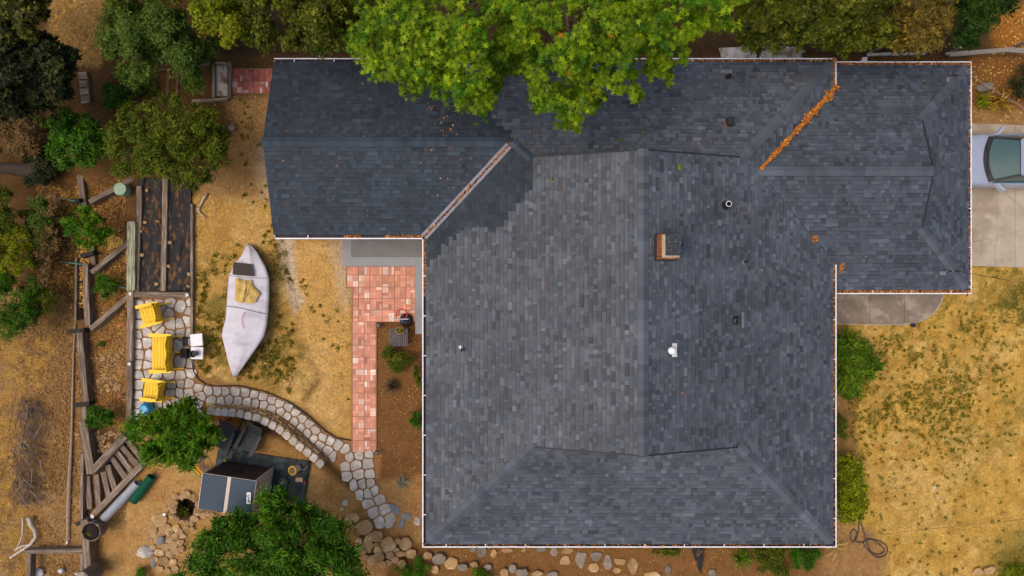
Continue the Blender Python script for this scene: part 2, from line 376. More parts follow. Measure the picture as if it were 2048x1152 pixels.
def build_roof():
    deck = MB()
    big = []    # every tab: (size, verts, tone, hue, dark)
    for fn, iv, vmax, sg in planes:
        v = 0.135; k = 0
        while v < vmax - 0.01:
            v1 = min(v + e, vmax); vt = v1 + 0.012
            A, B = iv(v), iv(v1 - 1e-4)
            if len(A) != len(B): A = B if len(B) < len(A) else A; B = A
            for (a0, b0), (a1, b1) in zip(A, B):
                if abs(a0 - a1) > .5: a0 = a1 = max(a0, a1)
                if abs(b0 - b1) > .5: b0 = b1 = min(b0, b1)
                lo, hi = min(a0, a1), max(b0, b1)
                if hi - lo < 0.03: continue
                deck.add([fn(a0, v - .005, -.012), fn(b0, v - .005, -.012), fn(b1, v1 + .03, -.012), fn(a1, v1 + .03, -.012)], [(0, 1, 2, 3)])
                u = lo - R.random() * .3; tall = R.random() < .5
                while u < hi:
                    wd = R.choice((.11, .14, .17, .21, .26, .34, .42)) if tall else R.choice((.09, .13, .18, .26))
                    s0, s1 = u, u + wd; u += wd; tall = not tall if R.random() < .8 else tall
                    c = [max(s0, a0), min(s1, b0), min(s1, b1), max(s0, a1)]
                    if c[1] - c[0] < .004 and c[2] - c[3] < .004: continue
                    if c[1] < c[0]: c[0] = c[1] = (max(s0, a0) if s0 < a0 else min(s1, b0))
                    if c[2] < c[3]: c[2] = c[3] = (max(s0, a1) if s0 < a1 else min(s1, b1))
                    h0 = .015 if tall else .007; g = .0015
                    vs_ = [fn(c[0] + g, v, -.01), fn(c[1] - g, v, -.01), fn(c[2] - g, vt, -.01), fn(c[3] + g, vt, -.01), fn(c[0] + g, v, h0), fn(c[1] - g, v, h0), fn(c[2] - g, vt, .002), fn(c[3] + g, vt, .002)]
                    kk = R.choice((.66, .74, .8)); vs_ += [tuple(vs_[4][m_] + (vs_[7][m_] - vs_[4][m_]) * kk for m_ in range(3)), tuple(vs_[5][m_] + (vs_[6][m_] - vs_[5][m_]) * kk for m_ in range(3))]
                    q = R.random()
                    tn = R.gauss(1.10, .11) if tall else R.gauss(.88, .10)
                    if q < .12: tn *= 1.25
                    elif q > .86: tn *= .78
                    dk = is_dark(fn, vs_[4]); hu = min(1, max(0, R.gauss(.25, .16)))
                    if fn is pl_left and not dk: hu = min(1, hu + .22)  # left slope mixed warmer: its warm sheen is put into the colour
                    if fn in (pl_rt, pl_rb, pl_rr): hu *= .5; tn *= .92
                    if fn is pl_wing: tn *= 1.28
                    if dk: tn = 1.02 + (tn - 1) * 1.0
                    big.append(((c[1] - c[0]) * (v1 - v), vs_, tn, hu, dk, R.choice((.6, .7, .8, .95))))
            v += e; k += 1
    roof = deck.build('roof', m_deck, house)
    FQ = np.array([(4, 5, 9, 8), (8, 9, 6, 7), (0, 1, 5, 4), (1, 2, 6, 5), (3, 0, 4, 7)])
    def mesh_of(lst, name, mat):
        n = len(lst); V = np.array([t[1] for t in lst], np.float32).reshape(-1, 3)
        Fc = (FQ[None] + np.arange(n)[:, None, None] * 10).reshape(-1, 4)
        return npmesh(name, V, Fc, mat, np.array([[t[2], t[2] * t[5], t[2] * .5, t[2] * .8, t[2] * .8] for t in lst]).ravel(), np.repeat([t[3] for t in lst], 5))  # printed band and butt edge darkened: course shadow lines put into the tone
    order = sorted(range(len(big)), key=lambda i: -big[i][0] + R.random() * .004)
    top = set(order[:300])
    for i in order[:300]:
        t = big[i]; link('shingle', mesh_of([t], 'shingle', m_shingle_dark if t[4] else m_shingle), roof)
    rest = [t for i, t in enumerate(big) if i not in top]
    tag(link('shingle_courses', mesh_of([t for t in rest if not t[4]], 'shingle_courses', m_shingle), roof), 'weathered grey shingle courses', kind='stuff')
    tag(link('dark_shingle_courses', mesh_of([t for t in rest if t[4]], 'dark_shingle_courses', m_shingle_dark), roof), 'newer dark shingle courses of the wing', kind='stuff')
    return roof
roof = build_roof()

def caps(p0, p1, hw, drop, mat):
    p0, p1 = Vector(p0), Vector(p1); d = p1 - p0; L = d.length; d.normalize(); pr = Vector((-d.y, d.x, 0)).normalized(); n = max(1, int(L / .2))
    ex = L / n
    for i in range(n):
        a = p0 + d * (ex * i - .005); b = p0 + d * (ex * (i + 1) + .05)
        vs_ = []
        for q, h in ((a, .040), (b, .018)):
            for s, hh in ((-1, 0), (-.28, 0.012), (0, 0.016), (.28, .012), (1, 0)):
                vs_.append(q + pr * (hw * s) + Vector((0, 0, -drop * abs(s) * hw + h + hh)))
        for s, hh in ((-1, 0), (-.28, 0.012), (0, 0.016), (.28, .012), (1, 0)):
            vs_.append(a + pr * (hw * s) + Vector((0, 0, -drop * abs(s) * hw + hh - .004)))
        fs = [(j, j + 1, j + 6, j + 5) for j in range(4)] + [(10 + j, 11 + j, j + 1, j) for j in range(4)]
        fs += [(10, 0, 5), (14, 9, 4)]
        me = bpy.data.meshes.new('ridge_cap'); me.from_pydata([tuple(x) for x in vs_], [], fs); me.materials.append(mat)
        tn = R.gauss(1.1, .14) * (1.55 if mat is m_shingle_dark else 1.0); hu = R.random() * .4
        for nm, val in (('tone', tn), ('hue', hu)):
            at = me.attributes.new(nm, 'FLOAT', 'FACE'); at.data.foreach_set('value', [val] * len(fs))
        link('ridge_cap', me, roof)
zm = ZE + (ER - EL) / 6; zw = ZE + WRV / 3; zr = ZR + (ET - RB) / 6; xm = (EL + ER) / 2; yr = (ET + RB) / 2
q2 = 1 / (3 * math.sqrt(2))
caps((xm, GB - .01, zm), (xm, GT + .01, zm), .17, 1 / 3, m_shingle)
caps((WX - .01, ET - WRV, zw), (WRV + EL, ET - WRV, zw), .16, 1 / 3, m_shingle_dark)
caps((GR + .01, yr, zr), (ER - ((ET - RB) / 2 - D3), yr, zr), .16, 1 / 3, m_shingle)
caps((EL + .24, EB + .24, ZE + .08), (EL + dB, GB, ZE + dB / 3), .17, q2, m_shingle)
caps((ER - .24, EB + .24, ZE + .08), (ER - dB, GB, ZE + dB / 3), .17, q2, m_shingle)
caps((ER - .24, ET - .24, ZE + .08), (ER - dT, GT, ZE + dT / 3), .17, q2, m_shingle)
caps((EL + WRV, ET - WRV, zw), (EL + dT, GT, ZE + dT / 3), .15, q2, m_shingle_dark)
caps((RX - .24, ET - .24, ZR + .08), (GR, ET - dR, ZR + dR / 3), .16, q2, m_shingle)
caps((RX - .24, RB + .24, ZR + .08), (GR, RB + dR, ZR + dR / 3), .16, q2, m_shingle)

# walls, gablet faces and fascia boards
wl = MB()
wl.prism([(WX + .35, WB + .5), (EL + .5, WB + .5), (EL + .5, EB + .5), (ER - .5, EB + .5), (ER - .5, RB + .5), (RX - .5, RB + .5), (RX - .5, ET - .5), (WX + .35, ET - .5)], -.3, ZR - .12)
wl.build('wall', m_stucco, house)
gb = MB()
def tri(p, q, r): gb.add([p, q, r], [(0, 1, 2)])
for yy, s in ((GB + .13, 1), (GT - .13, -1)):
    zz = zm - .03; hw_ = (ER - EL) / 2 - dB + .1
    tri((xm - hw_, yy, zm - hw_ / 3 - .02), (xm + hw_, yy, zm - hw_ / 3 - .02), (xm, yy, zz))
hw_ = (ET - RB) / 2 - dR + .1; tri((GR - .13, yr - hw_, zr - hw_ / 3 - .02), (GR - .13, yr + hw_, zr - hw_ / 3 - .02), (GR - .13, yr, zr - .03))
hw_ = WRV - .1; tri((WX + .34, WB + .12, ZE - .05), (WX + .34, ET - .12, ZE - .05), (WX + .34, ET - WRV, zw - .04)); gb.add([(WX + .34, WB + .3, ZR - .3), (WX + .34, ET - .3, ZR - .3), (WX + .34, ET - .12, ZE - .05), (WX + .34, WB + .12, ZE - .05)], [(0, 1, 2, 3)])
gb.build('gable_wall', m_stucco, house)
rk = MB()
for a, b in (((WX + .015, WB + .1, ZE - .06), (WX + .015, ET - WRV, zw - .085)), ((WX + .015, ET - .1, ZE - .06), (WX + .015, ET - WRV, zw - .085))): rk.bar(a, b, .03, .12)
rk.build('rake_board', m_white, house)
sf = MB()
sf.prism([(WX + .05, WB + .12), (EL + .12, WB + .12), (EL + .12, EB + .12), (ER - .12, EB + .12), (ER - .12, RB + .14), (RX - .12, RB + .14), (RX - .12, ET - .12), (WX + .05, ET - .12)], ZR - .115, ZR - .10)
sf.build('soffit', m_white, house)

m_rake_shadow = M('dark_rake_shadow', (0.018, 0.02, 0.026), rough=.6)  # dark strips added along the gablet rakes to paint their shadow line
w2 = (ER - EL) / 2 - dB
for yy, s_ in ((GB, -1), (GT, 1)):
    for sx in (-1, 1): MB().bar((xm + sx * w2, yy + s_ * .02, zm - w2 / 3 - .035), (xm, yy + s_ * .02, zm - .035), .05, .10).build('rake_shadow_strip', m_rake_shadow, house)
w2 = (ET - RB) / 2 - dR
for sy in (-1, 1): MB().bar((GR + .02, yr + sy * w2, zr - w2 / 3 - .035), (GR + .02, yr, zr - .035), .05, .10).build('rake_shadow_strip', m_rake_shadow, house)
# gutters: outer lip, trough, fascia, hangers
def gutter(a, b, inward, z, first=.7, step=1.37, phase=None):
    a, b, i = Vector((*a, 0)), Vector((*b, 0)), Vector((*inward, 0)); d = (b - a).normalized(); L = (b - a).length
    g = MB(); up = (0, 0, 1)
    def strip(off, zz, wd, ht): 
        o = i * off + Vector((0, 0, zz)); return (a + o, b + o, wd, ht)
    g.bar(*strip(.014, z - .045, .028, .11)); g.bar(*strip(.019, z + .006, .036, .012))
    o = g.build('gutter', m_white, house)
    t = MB(); t.bar(*strip(.085, z - .085, .11, .02)); t.bar(*strip(.0325, z - .045, .007, .098)); t.bar(*strip(.145, z - .05, .012, .14)); t.build('trough', m_trough, o)
    s = first
    hm = None
    while s < L - .1:
        if hm is None: hm = MB().box((0, 0, 0), (.028, .12, .012)).mesh('hanger', m_white)
        p = a + d * s + i * .085; link('hanger', hm, o, loc=(p.x, p.y, z + .006), rot=(0, 0, math.atan2(d.y, d.x))); s += step
gutter((WX, ET), (ER, ET), (0, -1), ZE); gutter((ER, ET), (ER, ET - D3 - .12), (-1, 0), ZE, first=.5); gutter((ER + .04, ET), (RX, ET), (0, -1), ZR)
gutter((RX, ET - .03), (RX, RB), (-1, 0), ZR, first=1.0); gutter((RX - .03, RB), (ER + .02, RB), (0, 1), ZR); gutter((ER, RB + D3 + .05), (ER, EB), (-1, 0), ZE, first=.55)
gutter((ER - .03, EB), (EL, EB), (0, 1), ZE, first=1.1); gutter((EL, EB + .03), (EL, WB), (1, 0), ZE, first=1.1); gutter((EL, WB), (WX + .03, WB), (0, 1), ZE, first=1.2)
for x, y, z in ((641, 111, ZE), (1008, 113, ZE), (1367, 113, ZE), (1729, 119, ZR)):
    p = P(x, y, z - .05); d = MB(); o = .05
    for sx, sy, wx, wy in ((-o, 0, .02, .13), (o, 0, .02, .13), (0, o, .13, .02), (0, -o, .13, .02)): d.box((p.x + sx, p.y + sy, z - .05), (wx, wy, .12))
    d.bar((p.x, p.y, z - .1), (p.x, p.y, 0), .07, .06, (1, 0, 0)); d.build('downspout', m_white, house)
# open metal valley on the left
vf = MB()
for off in (-.075, .075):
    d = Vector((1, 1, 0)).normalized(); pr = Vector((1, -1, 0)).normalized()
    a = Vector((EL + .06, WB + .06, ZE + .02)); b = Vector((EL + WRV - .12, WB + WRV - .12, zw - .02)); z = abs(off) * q2
    vf.bar(a + pr * off + Vector((0, 0, z + .03)), b + pr * off + Vector((0, 0, z + .03)), .095, .006)
vf.build('valley_flashing', m_flash, house)

# chimney: brick stack, mortar crown, gritty cap
m_brick = M('chimney_brick', (0.36, 0.125, 0.045), (0.23, 0.075, 0.032), 14, .9, rand=.35)
m_mortar = M('mortar_crown', (0.46, 0.36, 0.26), (0.36, 0.28, 0.2), 12, .95)
m_capgrit = M('gritty_black_cap', (0.022, 0.026, 0.034), (0.03, 0.034, 0.042), 60, .75, c3=(.32, .34, .36), s3=28, t3=(.6, .68))
x0, x1, y0, y1, zt_ = 4.47, 5.05, .88, 1.63, 5.5
ch = MB().box(((x0 + x1) / 2, (y0 + y1) / 2, 5.03), (x1 - x0 - .03, y1 - y0 - .03, .88)).build('chimney', m_mortar, house)
for k in range(11):
    z = 4.62 + k * .082; sh = (k % 2) * .1
    for (ax, ay, bx, by) in ((x0, y0, x1, y0), (x1, y0, x1, y1), (x1, y1, x0, y1), (x0, y1, x0, y0)):
        L = math.hypot(bx - ax, by - ay); dx, dy = (bx - ax) / L, (by - ay) / L; s = sh * .999
        s = .0 if not sh else .0
        segs = []; t = 0.0 if k % 2 == 0 else -.1
        while t < L - .02:
            lo, hi = max(t, .0), min(t + .19, L - .06); t += .2
            if hi - lo < .03: continue
            m = (lo + hi) / 2; MB().box((ax + dx * m - dy * .045, ay + dy * m + dx * .045, z), (hi - lo if dx else .09, hi - lo if dy else .09, .068) if abs(dx) > .5 else (.09, hi - lo, .068)).build('brick', m_brick, ch)
MB().prism([(x0 + .035, y0 + .035), (x1 - .035, y0 + .035), (x1 - .035, y1 - .035), (x0 + .035, y1 - .035)], zt_ - .06, zt_ + .02).build('crown', m_mortar, ch)
cp = MB(); cx, cy = (x0 + x1) / 2 + .02, (y0 + y1) / 2 + .03
for sx in (-.18, .18):
    for sy in (-.27, .27): cp.box((cx + sx, cy + sy, zt_ + .13), (.03, .03, .2))
cp.build('cap_post', m_black, ch)
MB().box((cx, cy, zt_ + .25), (.46, .64, .05)).build('chimney_cap', m_capgrit, ch, bevel=.012)
MB().box(((x0 + x1) / 2 - .03, (y0 + y1) / 2, 4.86), (x1 - x0 + .08, y1 - y0 + .08, .18)).build('chimney_flashing', m_black, ch)

# roof vents (each stands on the roof where the photograph shows it)
def on_roof(px, py):
    for fn, iv, vmax, sg in planes:
        lo, hi = 0.0, 0.0
        best = None
        v = 0.05
        while v < vmax:
            z = (ZR if fn in (pl_rt, pl_rb, pl_rr) else ZE) + v / 3; p = P(px, py, z)
            vv = {pl_top: ET - p.y, pl_left: p.x - EL, pl_right: ER - p.x, pl_bot: p.y - EB, pl_wing: p.y - WB, pl_rt: ET - p.y, pl_rb: p.y - RB, pl_rr: RX - p.x}[fn]
            u = p.x if fn in (pl_top, pl_bot, pl_wing, pl_rt, pl_rb) else p.y
            if abs(vv - v) < .03 and any(a <= u <= b for a, b in iv(min(v, vmax - .01))): return p
            v += .02
    return P(px, py, 3)
def pipe(px, py, r, h, mat, rim=None, base=None, bsz=.16):
    p = on_roof(px, py); b = MB()
    b.lathe(p - Vector((0, 0, .15)), [(r, 0), (r, h + .15), (r * .86, h + .15), (r * .86, h - .1)], 16)
    o = b.build('vent_pipe', mat, house, smooth=False)
    if rim: MB().lathe(p, [(r * 1.08, h - .02), (r * 1.1, h + .012), (r * .88, h + .012), (r * .86, h - .06)], 16, False).build('rim', rim, o)
    if base: 
        MB().lathe(p, [(bsz, .0), (bsz * .6, .07), (r * 1.05, .1), (r * 1.0, .1)], 14).build('pipe_boot', base, o)
    return o
pipe(1449, 411, .085, .42, m_black, m_dullwhite, m_black)
pipe(1488, 524, .045, .22, m_black, None, m_flash, .1); pipe(1470, 641, .07, .3, m_flash, m_black, m_black); pipe(925, 699, .05, .22, m_black, None, m_flash, .09); pipe(1455, 155, .05, .25, m_black, None, m_black, .1)
p = on_roof(1482, 640); MB().box((p.x + .05, p.y, p.z + .035), (.1, .5, .012), Matrix.Rotation(math.atan(1 / 3), 3, 'Y')).build('vent_flashing', m_flash, house)
p = on_roof(921, 694); fl_ = MB().box((p.x, p.y, p.z + .03), (.14, .04, .01)).box((p.x, p.y, p.z + .045), (.04, .14, .01)); fl_.build('vent_flashing', m_dullwhite, house)
p = on_roof(1452, 148); MB().box((p.x, p.y + .08, p.z + .03), (.38, .1, .012)).build('vent_flashing', m_flash, house)
p = on_roof(1342, 700); vt_ = MB().box((p.x + .1, p.y, p.z + .04), (.17, .42, .014), Matrix.Rotation(math.atan(1 / 3), 3, 'Y')).build('white_vent', m_dullwhite, house)
MB().lathe(p - Vector((0.03, 0, .1)), [(.085, 0), (.085, .3), (.12, .3), (.12, .36), (.1, .42), (.05, .45), (.005, .455)], 20).build('vent_dome', m_white, vt_)
MB().lathe(p - Vector((0.03, 0, 0)), [(.123, .19), (.125, .205), (.123, .22)], 20).build('band', m_flash, vt_)
p = on_roof(1458, 245); MB().box((p.x, p.y, p.z + .1), (.22, .3, .2)).build('box_vent', m_black, house, bevel=.03)
# service mast brackets on the right wing
p = on_roof(1898, 160); mb = MB().tube([p, p + Vector((0, 0, .9))], .03).box(p + Vector((0, 0, .03)), (.22, .18, .05)); mb.build('service_mast', m_flash, house); MB().box(p + Vector((-.05, 0, .5)), (.22, .05, .05)).build('mast_bracket', m_black, house)
mast_a = p + Vector((0, 0, .85))
p = on_roof(1884, 543); mb = MB().tube([p, p + Vector((0.02, 0, .55))], .025).box(p + Vector((0, -.06, .03)), (.2, .14, .05)); mb.build('service_mast', m_flash, house); MB().bar(p + Vector((-.1, 0, .5)), p + Vector((.3, 0, .5)), .05, .05).build('mast_bracket', m_black, house)
mast_b = p + Vector((.2, 0, .5))
# ---------------------------------------------------------------- plants
LEAF = {
 'star': [(-.1, 0), (.12, .07), (-.02, .42), (.27, .13), (.46, .55), (.48, .12), (1.0, 0), (.48, -.12), (.46, -.55), (.27, -.13), (-.02, -.42), (.12, -.07)],
 'lance': [(0, 0), (.45, .15), (1, 0), (.45, -.15)],
 'round': [(0, 0), (.3, .27), (.72, .24), (1, 0), (.72, -.24), (.3, -.27)],
 'spray': [(0, .05), (.35, .12), (.45, .38), (.55, .14), (1, 0), (.6, -.12), (.55, -.36), (.35, -.1)],
 'blade': [(0, .03), (.6, .04), (1, 0), (.6, -.04), (0, -.03)],
}
def norm(a): return a / (np.linalg.norm(a, axis=1, keepdims=True) + 1e-9)
def leaf_arrays(blobs, n, kind, size, up=.6, out=.6, rnd=.7, shell=(.35, 1.12), hueb=.5, droop=.18, rng=NP, lower=-.35, follow=.6, per=12, spread=.2, dens=3.6, size_k=.8, void=.55, vcut=.445):
    """leaves gathered in small sprays spread through the clumps, so that no clump reads as a ball"""
    n = int(n * dens); ns = max(1, n // per)
    w_ = np.array([b[1] * b[2] for b in blobs]); idx = rng.choice(len(blobs), ns, p=w_ / w_.sum())
    cen = np.array([b[0] for b in blobs])[idx]; rad = np.array([(b[1], b[2], b[3]) for b in blobs])[idx]; bh = rng.random(len(blobs))[idx]
    d = norm(rng.normal(size=(ns, 3))); d[:, 2] = np.where(d[:, 2] < lower, -d[:, 2], d[:, 2])
    r = rng.uniform(shell[0], shell[1] + .12, (ns, 1)) ** .8; r = np.where(rng.random((ns, 1)) < .38, rng.uniform(.05, .6, (ns, 1)), r); sp = cen + d * rad * r
    # voids: whole sprays are missing where a noise is low, so that the dark inside shows
    vs2 = void / np.clip(rad[:, 0], .12, .6); vn = vnoise(sp[:, 0] * vs2 + 40 + sp[:, 2] * .7, sp[:, 1] * vs2 + 60 - sp[:, 2] * .7, 91, 2); keep = (vn > vcut) | (r[:, 0] < .55); cen, rad, bh, d, r, sp = cen[keep], rad[keep], bh[keep], d[keep], r[keep], sp[keep]; ns = len(sp); n = ns * per
    so = norm(d / rad); sh = rng.normal(0, .26, ns); st_ = np.clip(rng.normal(1, .22, ns), .5, 1.6)
    # sprays are elongated along a direction of their own
    ax_ = norm(so * .8 + rng.normal(size=(ns, 3)) * .6)
    k_ = np.repeat(np.arange(ns), per)[:n]; n = len(k_); rr = rad[k_].min(axis=1, keepdims=True)
    pos = sp[k_] + rng.normal(size=(n, 3)) * rr * spread * np.array([1, 1, .6]) + ax_[k_] * rng.uniform(-.5, .5, (n, 1)) * rr * .75
    o = so[k_]; nn = norm(o * out + np.array([0, 0, up]) + rng.normal(size=(n, 3)) * rnd * .7)
    t = ax_[k_] * follow * 1.3 + rng.normal(size=(n, 3)) * .55; t = norm(t - nn * np.sum(t * nn, 1, keepdims=True)); b = np.cross(nn, t)
    L = np.array(LEAF[kind]); k = len(L); s = (size * size_k * rng.uniform(.55, 1.3, n))[:, None, None]
    x = (L[:, 0] - .5)[None, :, None]; y = L[:, 1][None, :, None]
    dz = (-droop * (L[:, 0] ** 2) - droop * .6 * np.abs(L[:, 1]))[None, :, None]
    V = pos[:, None, :] + (t[:, None, :] * x + b[:, None, :] * y + nn[:, None, :] * dz) * s
    tone = np.clip(st_[k_] * rng.normal(1, .18, n), .45, 1.7); hue = np.clip(bh[k_] * .5 + sh[k_] + rng.normal(hueb - .25, .18, n), 0, 1)
    return V, k, tone, hue, pos
def leaf_mesh(name, A, mat):
    V, k, tone, hue, pos = A; n = len(V)
    return npmesh(name, V.reshape(-1, 3), np.arange(n * k).reshape(n, k), mat, tone, hue)
def leafmat(name, c, c2, trans=.35, rough=.5):
    return M(name, c, c2, hue=True, tone=True, rough=rough, trans=trans, spec=.12)
m_bark = M('grey_brown_bark', (0.13, 0.085, 0.05), (0.07, 0.045, 0.03), 12, .95, bump=.8, stretch=(1, 1, .2))
m_bark_pale = M('pale_twig_bark', (0.30, 0.25, 0.2), (0.18, 0.14, 0.11), 12, .95, bump=.4)

def blobs_in(poly, n, r, z, seed=1, flat=.75, edge=.6):
    """clumps that fill an outline (pixels) whose clumps rise towards the middle"""
    poly = [(max(p[0], -90), min(max(p[1], -75), 1230)) for p in poly]; n = int(n * 1.7); r = (r[0] * .8, r[1] * 1.0)
    rg = np.random.default_rng(seed); xs = [p[0] for p in poly]; ys = [p[1] for p in poly]; out = []; tries = 0
    q = np.stack([rg.uniform(min(xs), max(xs), 4000), rg.uniform(min(ys), max(ys), 4000)], 1); sd_ = sdf_poly(q[:, 0], q[:, 1], poly); mx = -sd_.min()
    for (x, y), s in zip(q, sd_):
        rr = rg.uniform(*r)
        if s > -rr * edge: continue
        if any((x - a) ** 2 + (y - b) ** 2 < (rr * .68) ** 2 for a, b, *_ in out): continue
        f = min(1, -s / mx); zz = z[0] + (z[1] - z[0]) * (f ** .6) * .7 + rg.uniform(-.1, .4) * (z[1] - z[0])
        out.append((x, y, rr, zz)); 
        if len(out) >= n: break
    return [B(*o, flat=flat) for o in out]
def B(px, py, r, z, flat=.75):
    p = P(px, py, z); rm = r * S(z); return (np.array(p), rm, rm, rm * flat)
def limbs(mb, base, blobs, r0, k=10, rng=R, fork=.45):
    base = Vector(base); tops = sorted(blobs, key=lambda b: -b[1])[:k]; mean = Vector(np.mean([b[0] for b in blobs], 0))
    fk = base.lerp(mean, fork); fk.x = base.x + (mean.x - base.x) * fork * .6; fk.y = base.y + (mean.y - base.y) * fork * .6
    mid = base.lerp(fk, .5) + Vector((rng.uniform(-1, 1), rng.uniform(-1, 1), 0)) * r0 * .6
    mb.tube([base - Vector((0, 0, .15)), base + Vector((0, 0, .1)), mid, fk], [r0 * 1.5, r0 * 1.15, r0 * .95, r0 * .75], 10)
    for b in tops:
        t = Vector(b[0]); m = fk.lerp(t, .5) + Vector((rng.uniform(-1, 1), rng.uniform(-1, 1), rng.uniform(-.3, .6))) * (t - fk).length * .12
        mb.tube([fk - Vector((0, 0, r0 * .3)), fk.lerp(m, .5), m, t], [r0 * .6, r0 * .45, r0 * .3, r0 * .1], 7)
def plant(name, label, cat, base, blobs, n, kind, size, mat, r0=.06, k=8, group=None, bark=None, crown='crown', stem='trunk', fork=.45, **kw):
    base = Vector(base); t = thing(name, label, cat, base, group=group); mb = MB(); limbs(mb, base, blobs, r0, k, fork=fork)
    mb.build(stem, bark or m_bark, t, smooth=True)
    c = link(crown, leaf_mesh(crown, leaf_arrays(blobs, n, kind, size, **kw), mat), t)
    c['kind'] = 'stuff'
    return t

m_maple = leafmat('sweetgum_leaf', (0.042, 0.130, 0.004), (0.23, 0.315, 0.007), .36)
m_cyp = leafmat('olive_cypress_foliage', (0.042, 0.060, 0.005), (0.12, 0.125, 0.008), .2)
m_dk = leafmat('dark_conifer_foliage', (0.014, 0.022, 0.008), (0.045, 0.05, 0.010), .15)
m_grey = leafmat('grey_green_foliage', (0.05, 0.10, 0.012), (0.135, 0.19, 0.028), .35)
m_lime = leafmat('lime_green_foliage', (0.12, 0.165, 0.006), (0.25, 0.27, 0.008), .4)
m_citrus = leafmat('citrus_leaf', (0.018, 0.085, 0.005), (0.08, 0.19, 0.006), .3, .4)
m_olive = leafmat('olive_green_leaf', (0.045, 0.080, 0.006), (0.16, 0.18, 0.012), .35)
m_bright = leafmat('bright_green_leaf', (0.035, 0.135, 0.004), (0.12, 0.225, 0.006), .38)
m_deep = leafmat('deep_green_leaf', (0.016, 0.072, 0.004), (0.085, 0.20, 0.006), .32)
m_yellowgreen = leafmat('yellow_green_hedge_leaf', (0.10, 0.145, 0.004), (0.30, 0.30, 0.006), .35)
m_strap = leafmat('strappy_green_leaf', (0.045, 0.12, 0.005), (0.15, 0.22, 0.012), .35)
m_straw = leafmat('dry_straw', (0.34, 0.20, 0.06), (0.56, 0.38, 0.15), .2, .8)
m_brush = leafmat('dead_brown_foliage', (0.12, 0.07, 0.03), (0.24, 0.14, 0.05), .1, .8)
m_pale = leafmat('pale_grey_leaf', (0.16, 0.17, 0.11), (0.30, 0.30, 0.20), .2)

# the large sweetgum over the roof; the leaves that show largest are parts of their own
poly = [(640, -120), (690, -20), (705, 40), (698, 95), (730, 150), (780, 168), (830, 200), (870, 185), (900, 205), (940, 220), (975, 240), (1000, 175), (1030, 135), (1045, 175), (1050, 205), (1090, 235), (1150, 258), (1195, 225), (1215, 190), (1270, 208), (1335, 178), (1352, 118), (1395, 108), (1440, 72), (1478, 40), (1500, -20), (1480, -150)]
bl = blobs_in(poly, 120, (24, 48), (5.4, 9.2), 5, .55)
for q in ((842, 178, 24), (925, 205, 22), (970, 222, 16), (760, 135, 28), (715, 88, 26), (1075, 215, 24), (1150, 240, 20), (1190, 205, 24), (1275, 190, 22), (1330, 160, 22), (1345, 130, 18), (1440, 45, 26), (1462, 15, 22), (990, 150, 24), (1045, 120, 20), (880, 160, 26), (1120, 190, 26), (1010, 40, 34), (1000, 95, 32), (1040, 75, 32), (1020, 120, 26), (1000, 140, 26), (1035, 100, 30), (985, 150, 26), (1030, 145, 20), (985, 10, 34)): bl.append(B(*q, 5.3, flat=.5))
mt = thing('sweetgum_tree', 'large bright green star-leaved tree overhanging the back edge of the roof', 'tree', P(1085, -45, 0))
mb = MB(); limbs(mb, P(1085, -45, 0), bl, .22, 26); mb.build('trunk', m_bark, mt, smooth=True)
A = leaf_arrays(bl, 9500, 'star', .175, up=1.0, out=.4, rnd=.6, shell=(.25, 1.05), hueb=.5, droop=.14, lower=-.2, per=9, spread=.28, dens=2.3, size_k=1.0, void=.6, vcut=.41)
crown = tag(link('crown', leaf_mesh('crown', A, m_maple), mt), kind='stuff')
L_ = np.array(LEAF['star']); base_leaf = []
for hv in range(6):
    V = np.stack([(L_[:, 0] - .5) * .205, L_[:, 1] * .205, -.03 * L_[:, 0] ** 2 - .03 * np.abs(L_[:, 1])], -1)
    base_leaf.append(npmesh('leaf', V, np.arange(12).reshape(1, 12), m_maple, [.85 + hv * .07], [(.1, .3, .5, .65, .8, .95)[hv]]))
m_autumn = leafmat('orange_autumn_leaf', (0.42, 0.13, 0.012), (0.5, 0.22, 0.02), .3)
al = npmesh('leaf', np.stack([(L_[:, 0] - .5) * .19, L_[:, 1] * .19, -.03 * L_[:, 0]], -1), np.arange(12).reshape(1, 12), m_autumn, [1.0], [.4])
pos = A[4]; pxs = 1024 + pos[:, 0] * F / (H - pos[:, 2]); pys = 576 - pos[:, 1] * F / (H - pos[:, 2])
vis = np.where((pys > 5) & (pxs > 690) & (pxs < 1480))[0]; vis = vis[np.argsort(-pos[vis, 2] + NP.random(len(vis)) * 2.5)][:300]
for j, i in enumerate(vis):
    q = pos[i]; link('leaf', al if j % 45 == 3 else base_leaf[R.randrange(6)], crown, loc=(q[0], q[1], q[2] + .08), rot=(R.gauss(0, .35), R.gauss(0, .35), R.uniform(0, 6.28)))

# background evergreens
def ever(name, label, poly, n, r, z, leaves, mat, size=.20, seed=1, base=None, group='trees behind the house', kind='spray', **kw):
    b = blobs_in(poly, n, r, z, seed, kw.pop('flat', .9)); cx = sum(p[0] for p in poly) / len(poly); cy = sum(p[1] for p in poly) / len(poly)
    bb = base or (cx + (1024 - cx) * .12, cy + 20); return plant(name, label, 'tree', G(*bb), b, leaves, kind, size, mat, .14, 14, group, **kw)
ever('cypress_tree', 'olive cypress behind the dark roof wing, left of the star-leaved tree', [(480, -120), (470, 20), (490, 85), (535, 108), (600, 100), (640, 112), (705, 110), (745, 60), (750, -120)], 34, (18, 32), (3.2, 6.5), 9000, m_cyp, seed=2)
ever('cypress_tree', 'olive cypress with hanging sprays right of the star-leaved tree', [(1462, -120), (1468, 60), (1490, 100), (1550, 112), (1565, 85), (1600, 105), (1670, 75), (1680, -120)], 30, (16, 28), (3.0, 6.2), 8000, m_cyp, seed=3)
